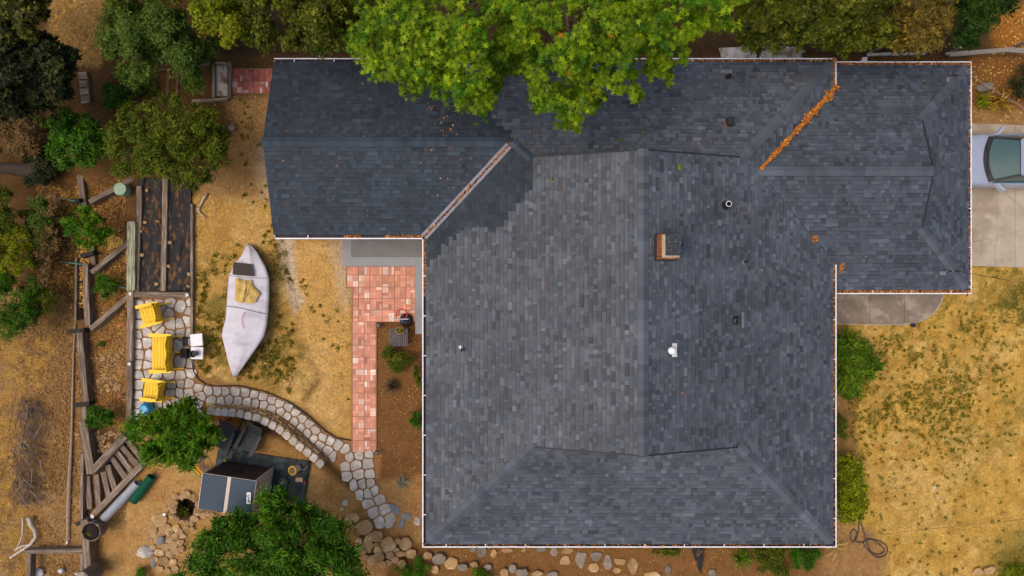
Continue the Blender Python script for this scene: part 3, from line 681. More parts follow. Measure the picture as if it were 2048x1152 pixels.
ever('cypress_tree', 'olive cypress above the joint of main roof and right wing', [(1630, -120), (1610, 50), (1640, 110), (1700, 116), (1745, 95), (1800, 80), (1810, -120)], 30, (16, 28), (3.0, 6.0), 8000, m_cyp, seed=4)
ever('cypress_tree', 'rust tinged cypress behind the right wing beside the dark tree', [(1770, -120), (1765, 70), (1790, 105), (1865, 100), (1905, 50), (1925, -120)], 24, (16, 28), (3.0, 5.6), 7000, leafmat('rusty_cypress_foliage', (0.07, 0.062, 0.01), (0.17, 0.11, 0.014), .2), seed=6)
ever('evergreen_tree', 'dark green tree in the top corner behind the right wing', [(1890, -120), (1905, 40), (1895, 80), (1930, 100), (1985, 92), (2010, 40), (2050, -40), (2060, -120)], 20, (18, 30), (2.6, 5.2), 5000, leafmat('dark_evergreen_leaf', (0.010, 0.034, 0.004), (0.045, 0.085, 0.008), .2), .18, 7, kind='lance')
ever('conifer_tree', 'very dark conifer filling the top corner beside the straw slope', [(-90, 40), (30, 50), (70, 80), (95, 75), (110, 60), (122, 95), (155, 110), (152, 140), (145, 175), (140, 215), (115, 228), (80, 215), (40, 235), (-90, 235)], 50, (16, 30), (2.2, 4.6), 13000, m_dk, .24, 8, base=(40, 180), group='trees on the left slope')
ever('conifer_tree', 'dark conifer with yellow-green tips at the very top corner', [(-90, -75), (110, -75), (108, 0), (95, 45), (80, 75), (50, 95), (-90, 100)], 34, (16, 30), (3.0, 5.0), 9000, leafmat('mixed_conifer_foliage', (0.018, 0.024, 0.006), (0.12, 0.11, 0.012), .2), .24, 9, base=(30, 30), group='trees on the left slope')
ever('pepper_tree', 'grey-green feathery tree over the back steps', [(215, 20), (300, -10), (380, 30), (400, 90), (380, 150), (330, 130), (290, 175), (250, 180), (215, 150), (200, 95)], 30, (14, 28), (1.8, 4.0), 11000, m_grey, .17, 10, base=(310, 110), group='trees over the back steps', kind='lance')
ever('pepper_tree', 'smaller grey-green feathery tree beside the concrete pad', [(345, 90), (400, 60), (440, 90), (430, 130), (405, 150), (410, 185), (370, 185), (350, 150)], 14, (10, 20), (1.4, 2.6), 4200, m_grey, .15, 11, base=(385, 130), group='trees over the back steps', kind='lance')
ever('lime_tree', 'lime green tree at the top edge beside the cypress', [(385, -100), (380, 20), (410, 70), (440, 100), (470, 105), (500, 60), (495, -100)], 22, (14, 26), (2.6, 4.8), 6500, m_lime, .17, 12, base=(440, 40), group='trees over the back steps')
ever('evergreen_tree', 'green tree at the top edge left of the feathery tree', [(190, -120), (200, 10), (240, 30), (300, 5), (380, 10), (390, -120)], 16, (16, 28), (2.6, 4.6), 4500, m_olive, .17, 13, base=(290, -20), group='trees over the back steps', kind='lance')

# garden trees
def tree(name, label, cat, poly, n, r, z, leaves, mat, size, seed, base, kind='lance', group=None, **kw):
    b = blobs_in(poly, n, r, z, seed, kw.pop('flat', 1.0)); return plant(name, label, cat, G(*base), b, leaves, kind, size, mat, kw.pop('r0', .05), kw.pop('k', 10), group, **kw)
tree('citrus_tree', 'glossy dark citrus tree beside the wooden gate', 'tree', [(95, 235), (130, 215), (170, 225), (205, 245), (225, 290), (205, 340), (150, 355), (110, 340), (82, 290)], 20, (14, 24), (.9, 2.0), 2600, m_citrus, .20, 20, (150, 290))
tree('spreading_tree', 'wide olive green tree over the planter beds', 'tree', [(215, 260), (250, 200), (310, 195), (350, 190), (400, 200), (440, 215), (455, 250), (460, 300), (445, 350), (400, 390), (345, 385), (290, 350), (240, 365), (210, 320)], 55, (12, 28), (1.4, 3.2), 9500, m_olive, .17, 21, (330, 300), r0=.08)
tree('citrus_tree', 'small bright citrus tree standing alone on brown mulch', 'tree', [(125, 430), (150, 412), (180, 410), (212, 425), (218, 455), (235, 462), (215, 480), (175, 495), (150, 495), (122, 465)], 13, (11, 18), (.5, 1.4), 1150, m_bright, .18, 22, (175, 462))
tree('shrub', 'small round green shrub in the corner of the terrace timbers', 'shrub', [(190, 555), (215, 545), (240, 565), (235, 590), (210, 602), (188, 590)], 8, (9, 13), (.0, .5), 1100, m_deep, .11, 23, (212, 578), r0=.02)
tree('shrub', 'dark leafy shrub beside the foot of the patio timbers', 'shrub', [(170, 810), (200, 806), (228, 820), (225, 850), (200, 862), (175, 850)], 9, (9, 14), (.1, .6), 1100, m_deep, .13, 24, (200, 838), r0=.02)
tree('garden_tree', 'bright green tree shading the end of the flagstone patio', 'tree', [(238, 855), (275, 825), (310, 815), (350, 800), (385, 790), (395, 815), (420, 830), (448, 860), (430, 890), (400, 920), (375, 945), (340, 930), (295, 925), (270, 890)], 34, (13, 24), (1.3, 2.9), 5000, m_bright, .21, 25, (360, 875), r0=.06)
tree('garden_tree', 'big deep green tree at the bottom edge beside the shed', 'tree', [(340, 1170), (375, 1100), (395, 1060), (440, 1030), (480, 1010), (500, 985), (530, 975), (575, 965), (590, 985), (640, 1010), (690, 1030), (710, 1070), (735, 1140), (740, 1300), (330, 1300)], 80, (16, 32), (1.6, 4.2), 14000, m_deep, .20, 26, (560, 1110), r0=.11, k=18)
# shrubs at the left border
bd = 'shrubs along the left border'
for i, (lab, pl_, m_, sd_, hh) in enumerate((('leafy shrub with white flecks at the left edge below the fallen trunk', [(-60, 365), (30, 365), (62, 400), (58, 470), (-60, 490)], m_olive, 30, .9), ('yellow-green shrub at the left edge', [(-60, 450), (60, 450), (78, 510), (60, 565), (-60, 570)], m_yellowgreen, 31, .8), ('dark green shrub in the left border above the bare slope', [(-60, 530), (60, 530), (88, 570), (75, 640), (28, 685), (-60, 700)], m_deep, 32, .9), ('dry brown shrub at the left edge above the fallen trunk', [(-60, 215), (60, 220), (95, 260), (80, 315), (-60, 325)], m_brush, 33, .8), ('grey leafy shrub beside the left border', [(50, 410), (95, 390), (112, 440), (100, 510), (60, 545)], m_grey, 34, .3))):
    tree('shrub', lab, 'shrub', pl_, 20, (12, 22), (hh - .8, hh + .2), 4200, m_, .13, sd_, (np.mean([p[0] for p in pl_]) + 5, np.mean([p[1] for p in pl_])), r0=.025, group=bd)
for lab, pl_, m_, sd_, n_ in (('olive scrub at the left edge below the dark conifer', [(-60, 175), (70, 195), (110, 225), (90, 255), (-60, 262)], m_olive, 35, 3600), ('dark scrub between citrus tree and fallen log', [(40, 295), (100, 300), (125, 335), (110, 372), (50, 372)], m_dk, 36, 2600), ('brown and green scrub on the mulch at the left', [(80, 360), (125, 385), (120, 470), (105, 560), (80, 590), (70, 480)], m_brush, 37, 3000), ('low olive scrub at the left edge above the bare slope', [(40, 560), (110, 575), (120, 600), (85, 650), (40, 640)], m_olive, 38, 2600), ('dark green scrub between the wooden gate and the back steps', [(205, 165), (255, 175), (262, 215), (225, 225), (205, 205)], m_deep, 39, 1600), ('green scrub below the grey-green feathery tree', [(225, 130), (300, 150), (330, 190), (270, 205), (235, 180)], m_grey, 391, 2200)):
    tree('scrub', lab, 'shrub', pl_, 16, (10, 18), (-.2, .5), n_, m_, .12, sd_, (np.mean([p[0] for p in pl_]), np.mean([p[1] for p in pl_])), r0=.02, group='scrub on the left slope', flat=.8)
# house-side planting
tree('rosemary_bush', 'wiry olive rosemary bush below the slatted table', 'shrub', [(754, 705), (775, 690), (790, 698), (822, 698), (826, 715), (820, 738), (795, 752), (765, 742)], 12, (8, 14), (.2, .7), 2600, m_olive, .09, 40, (790, 712), r0=.02)
tree('shrub', 'small shrub half under the eave beside the rosemary', 'shrub', [(826, 735), (845, 728), (850, 775), (832, 778), (824, 760)], 4, (6, 9), (.2, .6), 700, m_olive, .09, 41, (842, 755), r0=.015)
tree('shrub', 'small green shrub under the eave halfway along the house', 'shrub', [(820, 820), (845, 812), (852, 865), (830, 868), (818, 845)], 5, (7, 10), (.2, .6), 700, m_deep, .09, 42, (842, 840), r0=.015)
tree('hedge_bush', 'clipped yellow-green bush against the right side of the house', 'shrub', [(1660, 912), (1695, 905), (1718, 930), (1733, 980), (1728, 1030), (1705, 1050), (1665, 1052)], 22, (13, 20), (.5, 1.1), 3800, m_yellowgreen, .12, 43, (1695, 980), kind='round', r0=.03)
tree('shrub', 'sparse small shrub between hedge bush and grassy clump', 'shrub', [(1668, 825), (1690, 825), (1698, 850), (1690, 880), (1668, 880)], 5, (7, 12), (.2, .5), 600, m_olive, .10, 44, (1682, 850), r0=.015)
tree('shrub', 'dark bushy shrub below the bottom eave', 'shrub', [(1500, 1095), (1560, 1092), (1580, 1110), (1575, 1160), (1510, 1160)], 10, (10, 16), (.2, .7), 1800, m_olive, .11, 45, (1540, 1125), r0=.02)
tree('shrub', 'rounded dark green shrub at the bottom corner of the house', 'shrub', [(1580, 1095), (1625, 1092), (1648, 1115), (1630, 1140), (1585, 1142)], 9, (10, 15), (.2, .6), 1700, m_deep, .11, 46, (1612, 1118), r0=.02)
tree('shrub', 'low leafy shrub under the bottom eave near the dark pit', 'shrub', [(1285, 1095), (1355, 1094), (1380, 1110), (1320, 1116)], 6, (6, 9), (.05, .3), 600, m_olive, .10, 47, (1325, 1104), r0=.012)
tree('shrub', 'low bright green shrub among the rocks at the bottom edge', 'shrub', [(785, 1130), (830, 1112), (865, 1122), (868, 1170), (780, 1180)], 10, (9, 14), (.1, .4), 1900, m_bright, .09, 48, (828, 1145), r0=.015)
tree('shrub', 'small green shrub at the bottom edge below the eave', 'shrub', [(930, 1142), (960, 1134), (985, 1142), (985, 1175), (930, 1175)], 6, (8, 12), (.1, .4), 900, m_bright, .09, 49, (958, 1155), r0=.015)
tree('shrub', 'dark shrub in the top right bed above the car', 'shrub', [(2015, 160), (2050, 130), (2100, 140), (2100, 200), (2030, 195)], 7, (10, 18), (.3, .8), 1100, m_dk, .14, 50, (2055, 170), r0=.02)
tree('shrub', 'small green shrub in the bottom rock pocket', 'shrub', [(265, 1138), (290, 1134), (300, 1150), (295, 1175), (265, 1175)], 5, (6, 9), (.0, .3), 500, m_bright, .09, 51, (282, 1150), r0=.012)
tree('shrub', 'small yellow-leaved plant beside the wooden barrel', 'shrub', [(160, 1055), (180, 1050), (190, 1065), (180, 1080), (165, 1070)], 4, (5, 8), (.1, .6), 170, m_yellowgreen, .10, 52, (176, 1066), r0=.012)
tree('water_plant', 'small dark plant growing in the rock-rimmed pit', 'plant', [(352, 1010), (368, 1005), (382, 1020), (372, 1035), (355, 1030)], 4, (5, 8), (-.35, -.15), 220, m_olive, .09, 53, (366, 1020), r0=.01)
tree('seedling', 'small green seedling in the planting pocket beside the patio', 'plant', [(190, 682), (205, 680), (212, 690), (200, 697), (190, 693)], 3, (3, 5), (-.3, -.2), 90, m_bright, .09, 54, (201, 688), r0=.008)
tree('shrub', 'low green shrub at the bottom right corner beside two boulders', 'shrub', [(1990, 1140), (2030, 1122), (2090, 1130), (2090, 1190), (1985, 1180)], 8, (10, 16), (.05, .3), 1200, m_lime, .10, 55, (2040, 1150), r0=.012)
# strappy plants: blades rising from a base
def strappy(label, cx, cy, rpx, h, n, mat, wd=.035, name='strappy_plant', group=None, lean=None):
    base = G(cx, cy); t = thing(name, label, 'plant', base, group=group); rg = np.random.default_rng(int(cx * 7 + cy)); V = []; Fc = []; rm = rpx * S(0)
    k = 5
    for i in range(n):
        a = rg.uniform(0, 6.283) if lean is None else rg.normal(lean, .8); L = rm * rg.uniform(.5, 1.1); hh = h * rg.uniform(.6, 1.1); o = np.array(base) + np.array([rg.normal(0, rm * .12), rg.normal(0, rm * .12), 0]); d = np.array([math.cos(a), math.sin(a), 0]); s = np.array([-math.sin(a), math.cos(a), 0]) * wd * rg.uniform(.6, 1.2)
        b = len(V)
        for j in range(k):
            f = j / (k - 1); p = o + d * L * f + np.array([0, 0, hh * math.sin(min(1, f * 1.1) * 2.2) * (1 - .25 * f)]); ww = s * (1 - f) ** .6 * .5 if j < k - 1 else s * .03
            V += [p - ww, p + ww]
        Fc += [(b + 2 * j, b + 2 * j + 1, b + 2 * j + 3, b + 2 * j + 2) for j in range(k - 1)]
    me = npmesh('leaves', np.array(V), np.array(Fc), mat, np.repeat(np.clip(rg.normal(1, .2, n), .5, 1.5), k - 1), np.repeat(rg.random(n), k - 1)); o = link('leaves', me, t); o['kind'] = 'stuff'
    MB().tube([base + Vector((0, 0, -.05)), base + Vector((0, 0, .08))], [rm * .16, rm * .1]).build('rootstock', m_bark, t); return t
tree('grassy_bush', 'rounded bright green bush against the right side of the house', 'shrub', [(1662, 672), (1700, 668), (1738, 690), (1757, 728), (1742, 772), (1708, 790), (1662, 788)], 20, (14, 22), (.4, 1.0), 4200, m_strap, .24, 56, (1700, 728), r0=.03)
strappy('dense grassy clump tucked under the right eave', 1682, 690, 44, .7, 260, m_strap, .04)
strappy('narrow strap-leaved plant standing at the bottom eave', 1477, 1112, 30, .5, 60, m_strap, .05)
strappy('pale spiky tussock in the bed along the house', 805, 963, 19, .3, 120, m_pale, .018, 'grass_tussock')
strappy('dark spiky tussock in the bed below the rosemary', 787, 769, 20, .3, 130, leafmat('dark_spiky_leaf', (0.012, 0.012, 0.008), (0.05, 0.035, 0.02), .05), .018, 'grass_tussock')
strappy('yellow and rust strap-leaved plant in the top right bed', 1995, 205, 34, .4, 34, leafmat('rust_yellow_strap', (0.10, 0.035, 0.012), (0.42, 0.27, 0.02), .2), .07)
strappy('drying strap leaves poking out at the bottom right house corner', 1668, 1092, 30, .4, 12, leafmat('drying_yellow_strap', (0.32, 0.21, 0.04), (0.5, 0.36, 0.1), .2), .06)
strappy('yellow sprawling weed beside the right eave above the car', 1962, 205, 22, .3, 60, m_yellowgreen, .06)
strappy('green grass tuft at the edge of the hedge bush', 1716, 1030, 14, .3, 60, m_strap, .025, 'grass_tussock')
# ---------------------------------------------------------------- loose ground cover
def blades(name, label, cat, polys, n, size, mat, seed, mask=None, flat=.35, kind='blade', pxr=None, hueb=.5, zoff=0.0, tilt=.5):
    rg = np.random.default_rng(seed); X = []; Y = []
    for poly, share in polys:
        xs = [p[0] for p in poly]; ys = [p[1] for p in poly]; k = int(n * share); px = rg.uniform(min(xs), max(xs), k * 3); py = rg.uniform(min(ys), max(ys), k * 3)
        ok = sdf_poly(px, py, poly) + (vnoise(px * .02, py * .02, seed) - .5) * 25 < 0
        if mask is not None: ok &= rg.random(len(px)) < mask(px, py)
        ok = np.where(ok)[0][:k]; X.append(px[ok]); Y.append(py[ok])
    px, py = np.concatenate(X), np.concatenate(Y); m = len(px); z = gz_np(px, py) + zoff; s = (H - z) / F
    pos = np.stack([(px - 1024) * s, (576 - py) * s, z + .012], 1); n1 = vnoise(pos[:, 0] * .8, pos[:, 1] * .8, 3); n2 = vnoise(pos[:, 0] * 3.1, pos[:, 1] * 3.1, 4)
    pos[:, 2] += (n1 - .5) * .05 + (n2 - .5) * .025
    nn = norm(np.stack([rg.normal(0, tilt, m), rg.normal(0, tilt, m), np.ones(m)], 1)); t = rg.normal(size=(m, 3)); t = norm(t - nn * np.sum(t * nn, 1, keepdims=True)); b = np.cross(nn, t)
    L = np.array(LEAF[kind]); k = len(L); sz = (size * rg.uniform(.5, 1.4, m))[:, None, None]
    V = pos[:, None] + (t[:, None] * (L[:, 0] - .5)[None, :, None] + b[:, None] * L[:, 1][None, :, None] + nn[:, None] * (flat * L[:, 0])[None, :, None] * .3) * sz
    hue = np.clip(vnoise(px * .03, py * .03, seed + 2) * .7 + rg.normal(hueb - .35, .25, m), 0, 1)
    return tag(link(name, npmesh(name, V.reshape(-1, 3), np.arange(m * k).reshape(m, k), mat, np.clip(rg.normal(1, .22, m), .5, 1.6), hue)), label, cat, kind='stuff')
m_drygrass = leafmat('parched_grass_blade', (0.36, 0.215, 0.045), (0.55, 0.36, 0.11), .15, .8)
m_greengrass = leafmat('green_grass_blade', (0.065, 0.085, 0.008), (0.16, 0.15, 0.012), .25, .7)
m_litter = leafmat('brown_leaf_litter', (0.14, 0.06, 0.016), (0.42, 0.22, 0.06), .05, .85)
m_rust = leafmat('rust_orange_leaf_litter', (0.26, 0.075, 0.014), (0.52, 0.21, 0.035), .1, .8)
m_gold = leafmat('golden_leaf_litter', (0.40, 0.20, 0.03), (0.62, 0.42, 0.12), .1, .8)
FRONT = [(1745, 650), (1900, 600), (1950, 540), (2150, 540), (2150, 1200), (1790, 1200), (1740, 1060)]
BACK = [(384, 400), (550, 400), (575, 520), (600, 650), (640, 760), (600, 800), (480, 765), (400, 745), (390, 700)]
blades('dry_grass', 'parched straw-coloured grass of the front lawn', 'grass', [(FRONT, 1.0)], 26000, .09, m_drygrass, 61)
blades('dry_grass', 'golden dry grass around the covered boat', 'grass', [(BACK, 1.0)], 12000, .10, m_straw, 62)
m_tuft = leafmat('green_tuft_blade', (0.17, 0.18, 0.018), (0.33, 0.28, 0.035), .45, .7)
def tuft_field(label, poly, n, per, r_px, dens, seed, mat, size=.10):
    """grass tufts: each a small bunch of upright blades"""
    rg = np.random.default_rng(seed); xs = [p[0] for p in poly]; ys = [p[1] for p in poly]; cx = rg.uniform(min(xs), max(xs), n * 12); cy = rg.uniform(min(ys), max(ys), n * 12)
    ok = (sdf_poly(cx, cy, poly) < 0) & (rg.random(len(cx)) < dens(cx, cy)); ok = np.where(ok)[0][:n]; cx, cy = cx[ok], cy[ok]; rr = r_px * rg.gamma(3, .33, len(cx)); th = rg.random(len(cx))
    k_ = np.repeat(np.arange(len(cx)), per); m = len(k_); px = cx[k_] + rg.normal(size=m) * rr[k_] * .5; py = cy[k_] + rg.normal(size=m) * rr[k_] * .5; z = gz_np(px, py); s = (H - z) / F
    pos = np.stack([(px - 1024) * s, (576 - py) * s, z], 1); pos[:, 2] += (vnoise(pos[:, 0] * .8, pos[:, 1] * .8, 3) - .5) * .05 + (vnoise(pos[:, 0] * 3.1, pos[:, 1] * 3.1, 4) - .5) * .025
    d = norm(np.stack([rg.normal(0, .6, m), rg.normal(0, .6, m), np.ones(m) * .75], 1)); side = norm(np.cross(d, rg.normal(size=(m, 3)))); L = (size * rg.uniform(.5, 1.2, m))[:, None]; wd = .012
    V = np.stack([pos - side * wd, pos + side * wd, pos + d * L * .6 + side * wd * .8, pos + d * L + np.array([0, 0, -.2]) * L * .3, pos + d * L * .6 - side * wd * .8], 1)
    tag(link('grass_tufts', npmesh('grass_tufts', V.reshape(-1, 3), np.arange(m * 5).reshape(m, 5), mat, np.clip(rg.normal(1, .2, m), .5, 1.6), np.clip(th[k_] * .7 + rg.normal(.15, .15, m), 0, 1))), label, 'grass', kind='stuff')
def d1(px, py): return np.clip((.25 + .75 * sstep(.35, .6, vnoise(px * .02, py * .02, 77, 3))) * (.10 + .90 * sstep(940, 830, py) * sstep(600, 660, py) * sstep(2060, 1900, px)), 0, 1)
tuft_field('scattered green tufts in the front lawn', [(1690, 640), (1900, 600), (1950, 545), (2120, 545), (2120, 1190), (1790, 1190), (1735, 1050), (1700, 900)], 1100, 16, 4.0, d1, 63, m_tuft)
def d2(px, py): return np.clip(sstep(110, 40, np.hypot(px - 560, py - 560)) + sstep(60, 20, np.abs(px - 412)) * sstep(480, 560, py) + sstep(90, 30, np.hypot(px - 560, py - 710)) + .1, 0, 1) * sstep(.4, .6, vnoise(px * .03, py * .03, 78, 3))
tuft_field('green weed patches around the covered boat', BACK, 260, 30, 6, d2, 64, m_tuft, .12)
tuft_field('sparse green weeds along the brick walkway and soil strip', [(480, 200), (545, 200), (530, 480), (700, 640), (704, 880), (690, 800), (560, 460), (480, 400)], 60, 26, 4, lambda px, py: np.ones_like(px) * .5, 79, m_tuft, .09)
blades('green_grass', 'green grass patch at the right edge below the driveway', 'grass', [([(1945, 538), (2100, 538), (2100, 560), (2010, 570), (2000, 640), (2100, 650), (2100, 560)], .6), ([(1985, 1100), (2100, 1080), (2100, 1200), (1985, 1200)], .4)], 3500, .10, m_greengrass, 65, flat=1.2, tilt=.8)
SLOPE = [(-60, 600), (140, 600), (160, 700), (165, 1000), (160, 1200), (-60, 1200)]
MULCH = [(70, 350), (250, 360), (258, 600), (150, 610), (60, 560)]
blades('straw', 'dry straw lying on the left slope', 'straw', [(SLOPE, .7), ([(-60, 690), (50, 690), (40, 1200), (-60, 1200)], .3)], 14000, .13, m_straw, 66)
blades('straw', 'orange straw patch between the conifers at the top left', 'straw', [([(95, -60), (235, -60), (222, 60), (200, 140), (140, 125), (95, 60)], 1.0)], 5000, .2, m_straw, 67)
blades('leaf_litter', 'brown leaves and chips strewn over the left terraces', 'leaf litter', [(MULCH, .5), ([(175, 590), (255, 600), (255, 860), (178, 840)], .2), (SLOPE, .3)], 16000, .08, m_litter, 68, kind='round')
blades('leaf_litter', 'golden fallen leaves on the mulch left of the planter beds', 'leaf litter', [([(110, 360), (180, 370), (175, 620), (140, 620), (130, 500)], .7), ([(215, 470), (255, 470), (255, 500), (215, 500)], .3)], 1100, .11, m_gold, 69, kind='round')
blades('leaf_litter', 'fallen leaves in the bed along the house', 'leaf litter', [([(756, 660), (842, 650), (842, 1050), (760, 950)], .5), ([(800, 1098), (1660, 1098), (1660, 1170), (800, 1170)], .5)], 1500, .06, m_litter, 70, kind='round')
blades('leaf_litter', 'golden leaves in the top right bed above the car', 'leaf litter', [([(1945, 115), (2100, 115), (2100, 262), (1945, 262)], .6), ([(1985, 20), (2100, 20), (2100, 110), (1985, 110)], .4)], 1000, .065, m_gold, 71, kind='round')
blades('leaf_litter', 'rust leaves along the curved stone wall', 'leaf litter', [([(420, 830), (480, 832), (475, 846), (420, 842)], 1.0)], 420, .08, m_rust, 72, kind='round')
blades('gravel_chips', 'pale chips scattered on bare soil of the lower yard', 'gravel', [([(180, 960), (700, 960), (760, 1050), (760, 1200), (180, 1200)], .5), ([(560, 480), (700, 480), (700, 870), (600, 800)], .2), ([(455, 190), (545, 190), (540, 480), (400, 410)], .3)], 1700, .045, leafmat('pale_stone_chip', (0.40, 0.27, 0.13), (0.62, 0.5, 0.34), 0, .9), 73, kind='round')

m_twig = leafmat('twig_debris', (0.10, 0.06, 0.03), (0.34, 0.22, 0.11), 0, .9)
blades('twig_litter', 'twigs and bark bits strewn over the bare soil', 'litter', [([(180, 960), (700, 960), (760, 1050), (760, 1200), (180, 1200)], .3), ([(560, 480), (700, 480), (700, 870), (600, 800)], .12), (SLOPE, .3), (MULCH, .18), (FRONT, .1)], 5200, .13, m_twig, 74)

# leaves lying on the roof and in the gutters
def roof_leaves(name, label, pts, size, mat, seed, jit=.03):
    rg = np.random.default_rng(seed); V = []; L = np.array(LEAF['round'] if size < .09 else LEAF['star']); k = len(L); n = len(pts)
    for p in pts:
        nn = Vector((rg.normal(0, .35), rg.normal(0, .35), 1)).normalized(); t = Vector((rg.normal(), rg.normal(), rg.normal())); t = (t - nn * t.dot(nn)).normalized(); b = nn.cross(t); s = size * rg.uniform(.6, 1.4); h = rg.uniform(.015, .015 + jit)
        V += [tuple(Vector(p) + t * ((x - .5) * s) + b * (y * s) + Vector((0, 0, h))) for x, y in L]
    return tag(link(name, npmesh(name, np.array(V), np.arange(n * k).reshape(n, k), mat, np.clip(rg.normal(1, .22, n), .5, 1.6), rg.random(n))), label, 'leaf litter', kind='stuff')
pts = []
for i in range(1300):   # leaf drift in the right valley, wider towards the eave
    t = R.random() ** .8; px = 1675 + (1522 - 1675) * t; py = 186 + (330 - 186) * t; wd = (6.5 * (1 - t) + 2.2) * (.55 + .9 * abs(math.sin(t * 9 + 1) * math.cos(t * 23))); o = R.gauss(0, 1) * wd * .46
    v = D3 + t * ((ET - RB) / 2 - D3 - .05); x = ER - (v - D3); y = ET - v; s = o * .0165; z = ZE + (ER - x) / 3
    pts.append((x + s * .707, y - s * .707, z + abs(s) * .236 + .02 + max(0, .05 * (1 - abs(s) * 6))))
roof_leaves('leaf_drift', 'drift of orange leaves filling the roof valley of the right wing', pts, .085, m_rust, 81, .05)
pts = []
for a, b, z, dens in (((ER, ET), (ER, ET - D3 - .1), ZE, 90), ((RX, ET), (RX, RB), ZR, 40), ((ER + .1, RB), (RX, RB), ZR, 60), ((ER, RB + D3 + .1), (ER, -4), ZE, 42), ((ER, ET), (1.5, ET), ZE, 46), ((ER + .1, ET), (RX, ET), ZR, 60), ((EL, WB), (EL - 1.3, WB), ZE, 80), ((EL - 2.1, WB), (EL - 2.7, WB), ZE, 50), ((EL, WB), (EL, -.3), ZE, 45), ((EL, EB), (ER, EB), ZE, 10), ((ER, -4), (ER, EB), ZE, 14)):
    L = math.hypot(b[0] - a[0], b[1] - a[1])
    for i in range(int(L * dens * 1.6)):
        t = R.random(); x = a[0] + (b[0] - a[0]) * t; y = a[1] + (b[1] - a[1]) * t; o = R.uniform(.045, .14)
        if abs(b[0] - a[0]) > abs(b[1] - a[1]): y += o * (-1 if y > 3 else 1)
        else: x += o * (1 if x < 0 else -1)
        pts.append((x, y, z - .03 + R.random() * .03))
roof_leaves('gutter_leaves', 'rust brown leaves lying in the white gutters', pts, .06, m_rust, 82, .02)
pts = [on_roof(R.gauss(885, 22), R.gauss(235, 32)) for i in range(38)] + [on_roof(R.gauss(895, 30), R.gauss(330, 40)) for i in range(22)]
pts += [on_roof(R.uniform(1050, 1480), R.uniform(130, 300)) for i in range(34)] + [on_roof(R.uniform(1060, 1640), R.uniform(330, 880)) for i in range(24)] + [on_roof(R.uniform(1700, 1930), R.uniform(140, 570)) for i in range(16)] + [on_roof(R.uniform(560, 840), R.uniform(130, 460)) for i in range(18)]
pts += [on_roof(1630 + R.gauss(0, 4), 477 + R.gauss(0, 4)) for i in range(46)] + [on_roof(1679 + abs(R.gauss(0, 5)), 535 + R.gauss(0, 4)) for i in range(50)] + [on_roof(1452 + R.gauss(0, 3), 250 + R.gauss(0, 3)) for i in range(14)]
roof_leaves('roof_leaves', 'single orange leaves and small piles scattered over the roof', pts, .065, m_rust, 83, .02)
vp = []
for i in range(200):
    t = R.random() ** .9; v = .1 + t * (WRV - .3); v = v if R.random() < .5 else R.choice((1.4, 1.55, 2.7, 2.85)) + R.gauss(0, .15); x = EL + v; y = WB + v; o = R.gauss(0, .03); vp.append((x + o, y - o, ZE + v / 3 + .04))
roof_leaves('valley_leaves', 'orange leaves caught in the metal valley of the dark wing', vp, .065, m_rust, 84, .02)
m_greenleaf = m_maple
roof_leaves('fallen_leaves', 'a few green star leaves fallen on the main roof', [on_roof(1105, 360), on_roof(1103, 363), on_roof(1238, 282), on_roof(1357, 333), on_roof(1287, 265)], .2, m_greenleaf, 85)
# ---------------------------------------------------------------- paving, slabs and stonework
m_flag = M('pale_flagstone', (0.47, 0.42, 0.37), (0.36, 0.31, 0.265), 7, .9, bump=.5, rand=.16, c3=(0.55, 0.51, 0.46), s3=3)
m_sand = M('sandstone_rock', (0.37, 0.225, 0.10), (0.24, 0.135, 0.058), 5, .95, bump=.9, rand=.28, c3=(0.44, 0.31, 0.17), s3=2.5)
m_grey_rock = M('grey_rock', (0.25, 0.205, 0.16), (0.15, 0.12, 0.095), 5, .95, bump=.7, rand=.2)
m_slate = M('blue_grey_slate', (0.20, 0.20, 0.215), (0.14, 0.14, 0.155), 5, .9, bump=.4, rand=.15)
m_conc = M('tan_concrete', (0.43, 0.36, 0.275), (0.34, 0.285, 0.215), 1.6, .9, bump=.25, bscale=60, c3=(0.30, 0.24, 0.175), s3=.8)
m_conc_dk = M('stained_concrete', (0.235, 0.19, 0.145), (0.165, 0.13, 0.10), 2.2, .9, bump=.25, bscale=60, c3=(0.33, 0.27, 0.21), s3=1.2)
m_conc_grey = M('smooth_grey_porch_concrete', (0.27, 0.275, 0.285), (0.235, 0.24, 0.245), 2, .8)
m_conc_dkgrey = M('worn_grey_porch_step', (0.185, 0.178, 0.17), (0.15, 0.145, 0.14), 2.5, .85)
def PW(pts, z=0.0): return [P(x, y, z) for x, y in pts]

def voronoi(pts, real, lim=13.5, gap=1.15):
    cells = []
    for i in range(real):
        x, y = pts[i]; k = 10; poly = [(x + lim * math.cos(2 * math.pi * j / k), y + lim * math.sin(2 * math.pi * j / k)) for j in range(k)]
        for j, (a, b) in enumerate(pts):
            if j == i: continue
            dx, dy = a - x, b - y; d = math.hypot(dx, dy)
            if d > 45 or d < 1e-3: continue
            nx_, ny_ = dx / d, dy / d; c = nx_ * (x + dx / 2) + ny_ * (y + dy / 2) - gap; out = []
            for q in range(len(poly)):
                p, r = poly[q], poly[(q + 1) % len(poly)]; dp, dr = nx_ * p[0] + ny_ * p[1] - c, nx_ * r[0] + ny_ * r[1] - c
                if dp <= 0: out.append(p)
                if dp * dr < 0: t = dp / (dp - dr); out.append((p[0] + (r[0] - p[0]) * t, p[1] + (r[1] - p[1]) * t))
            poly = out
            if len(poly) < 3: break
        if len(poly) >= 3: cells.append(poly)
    return cells
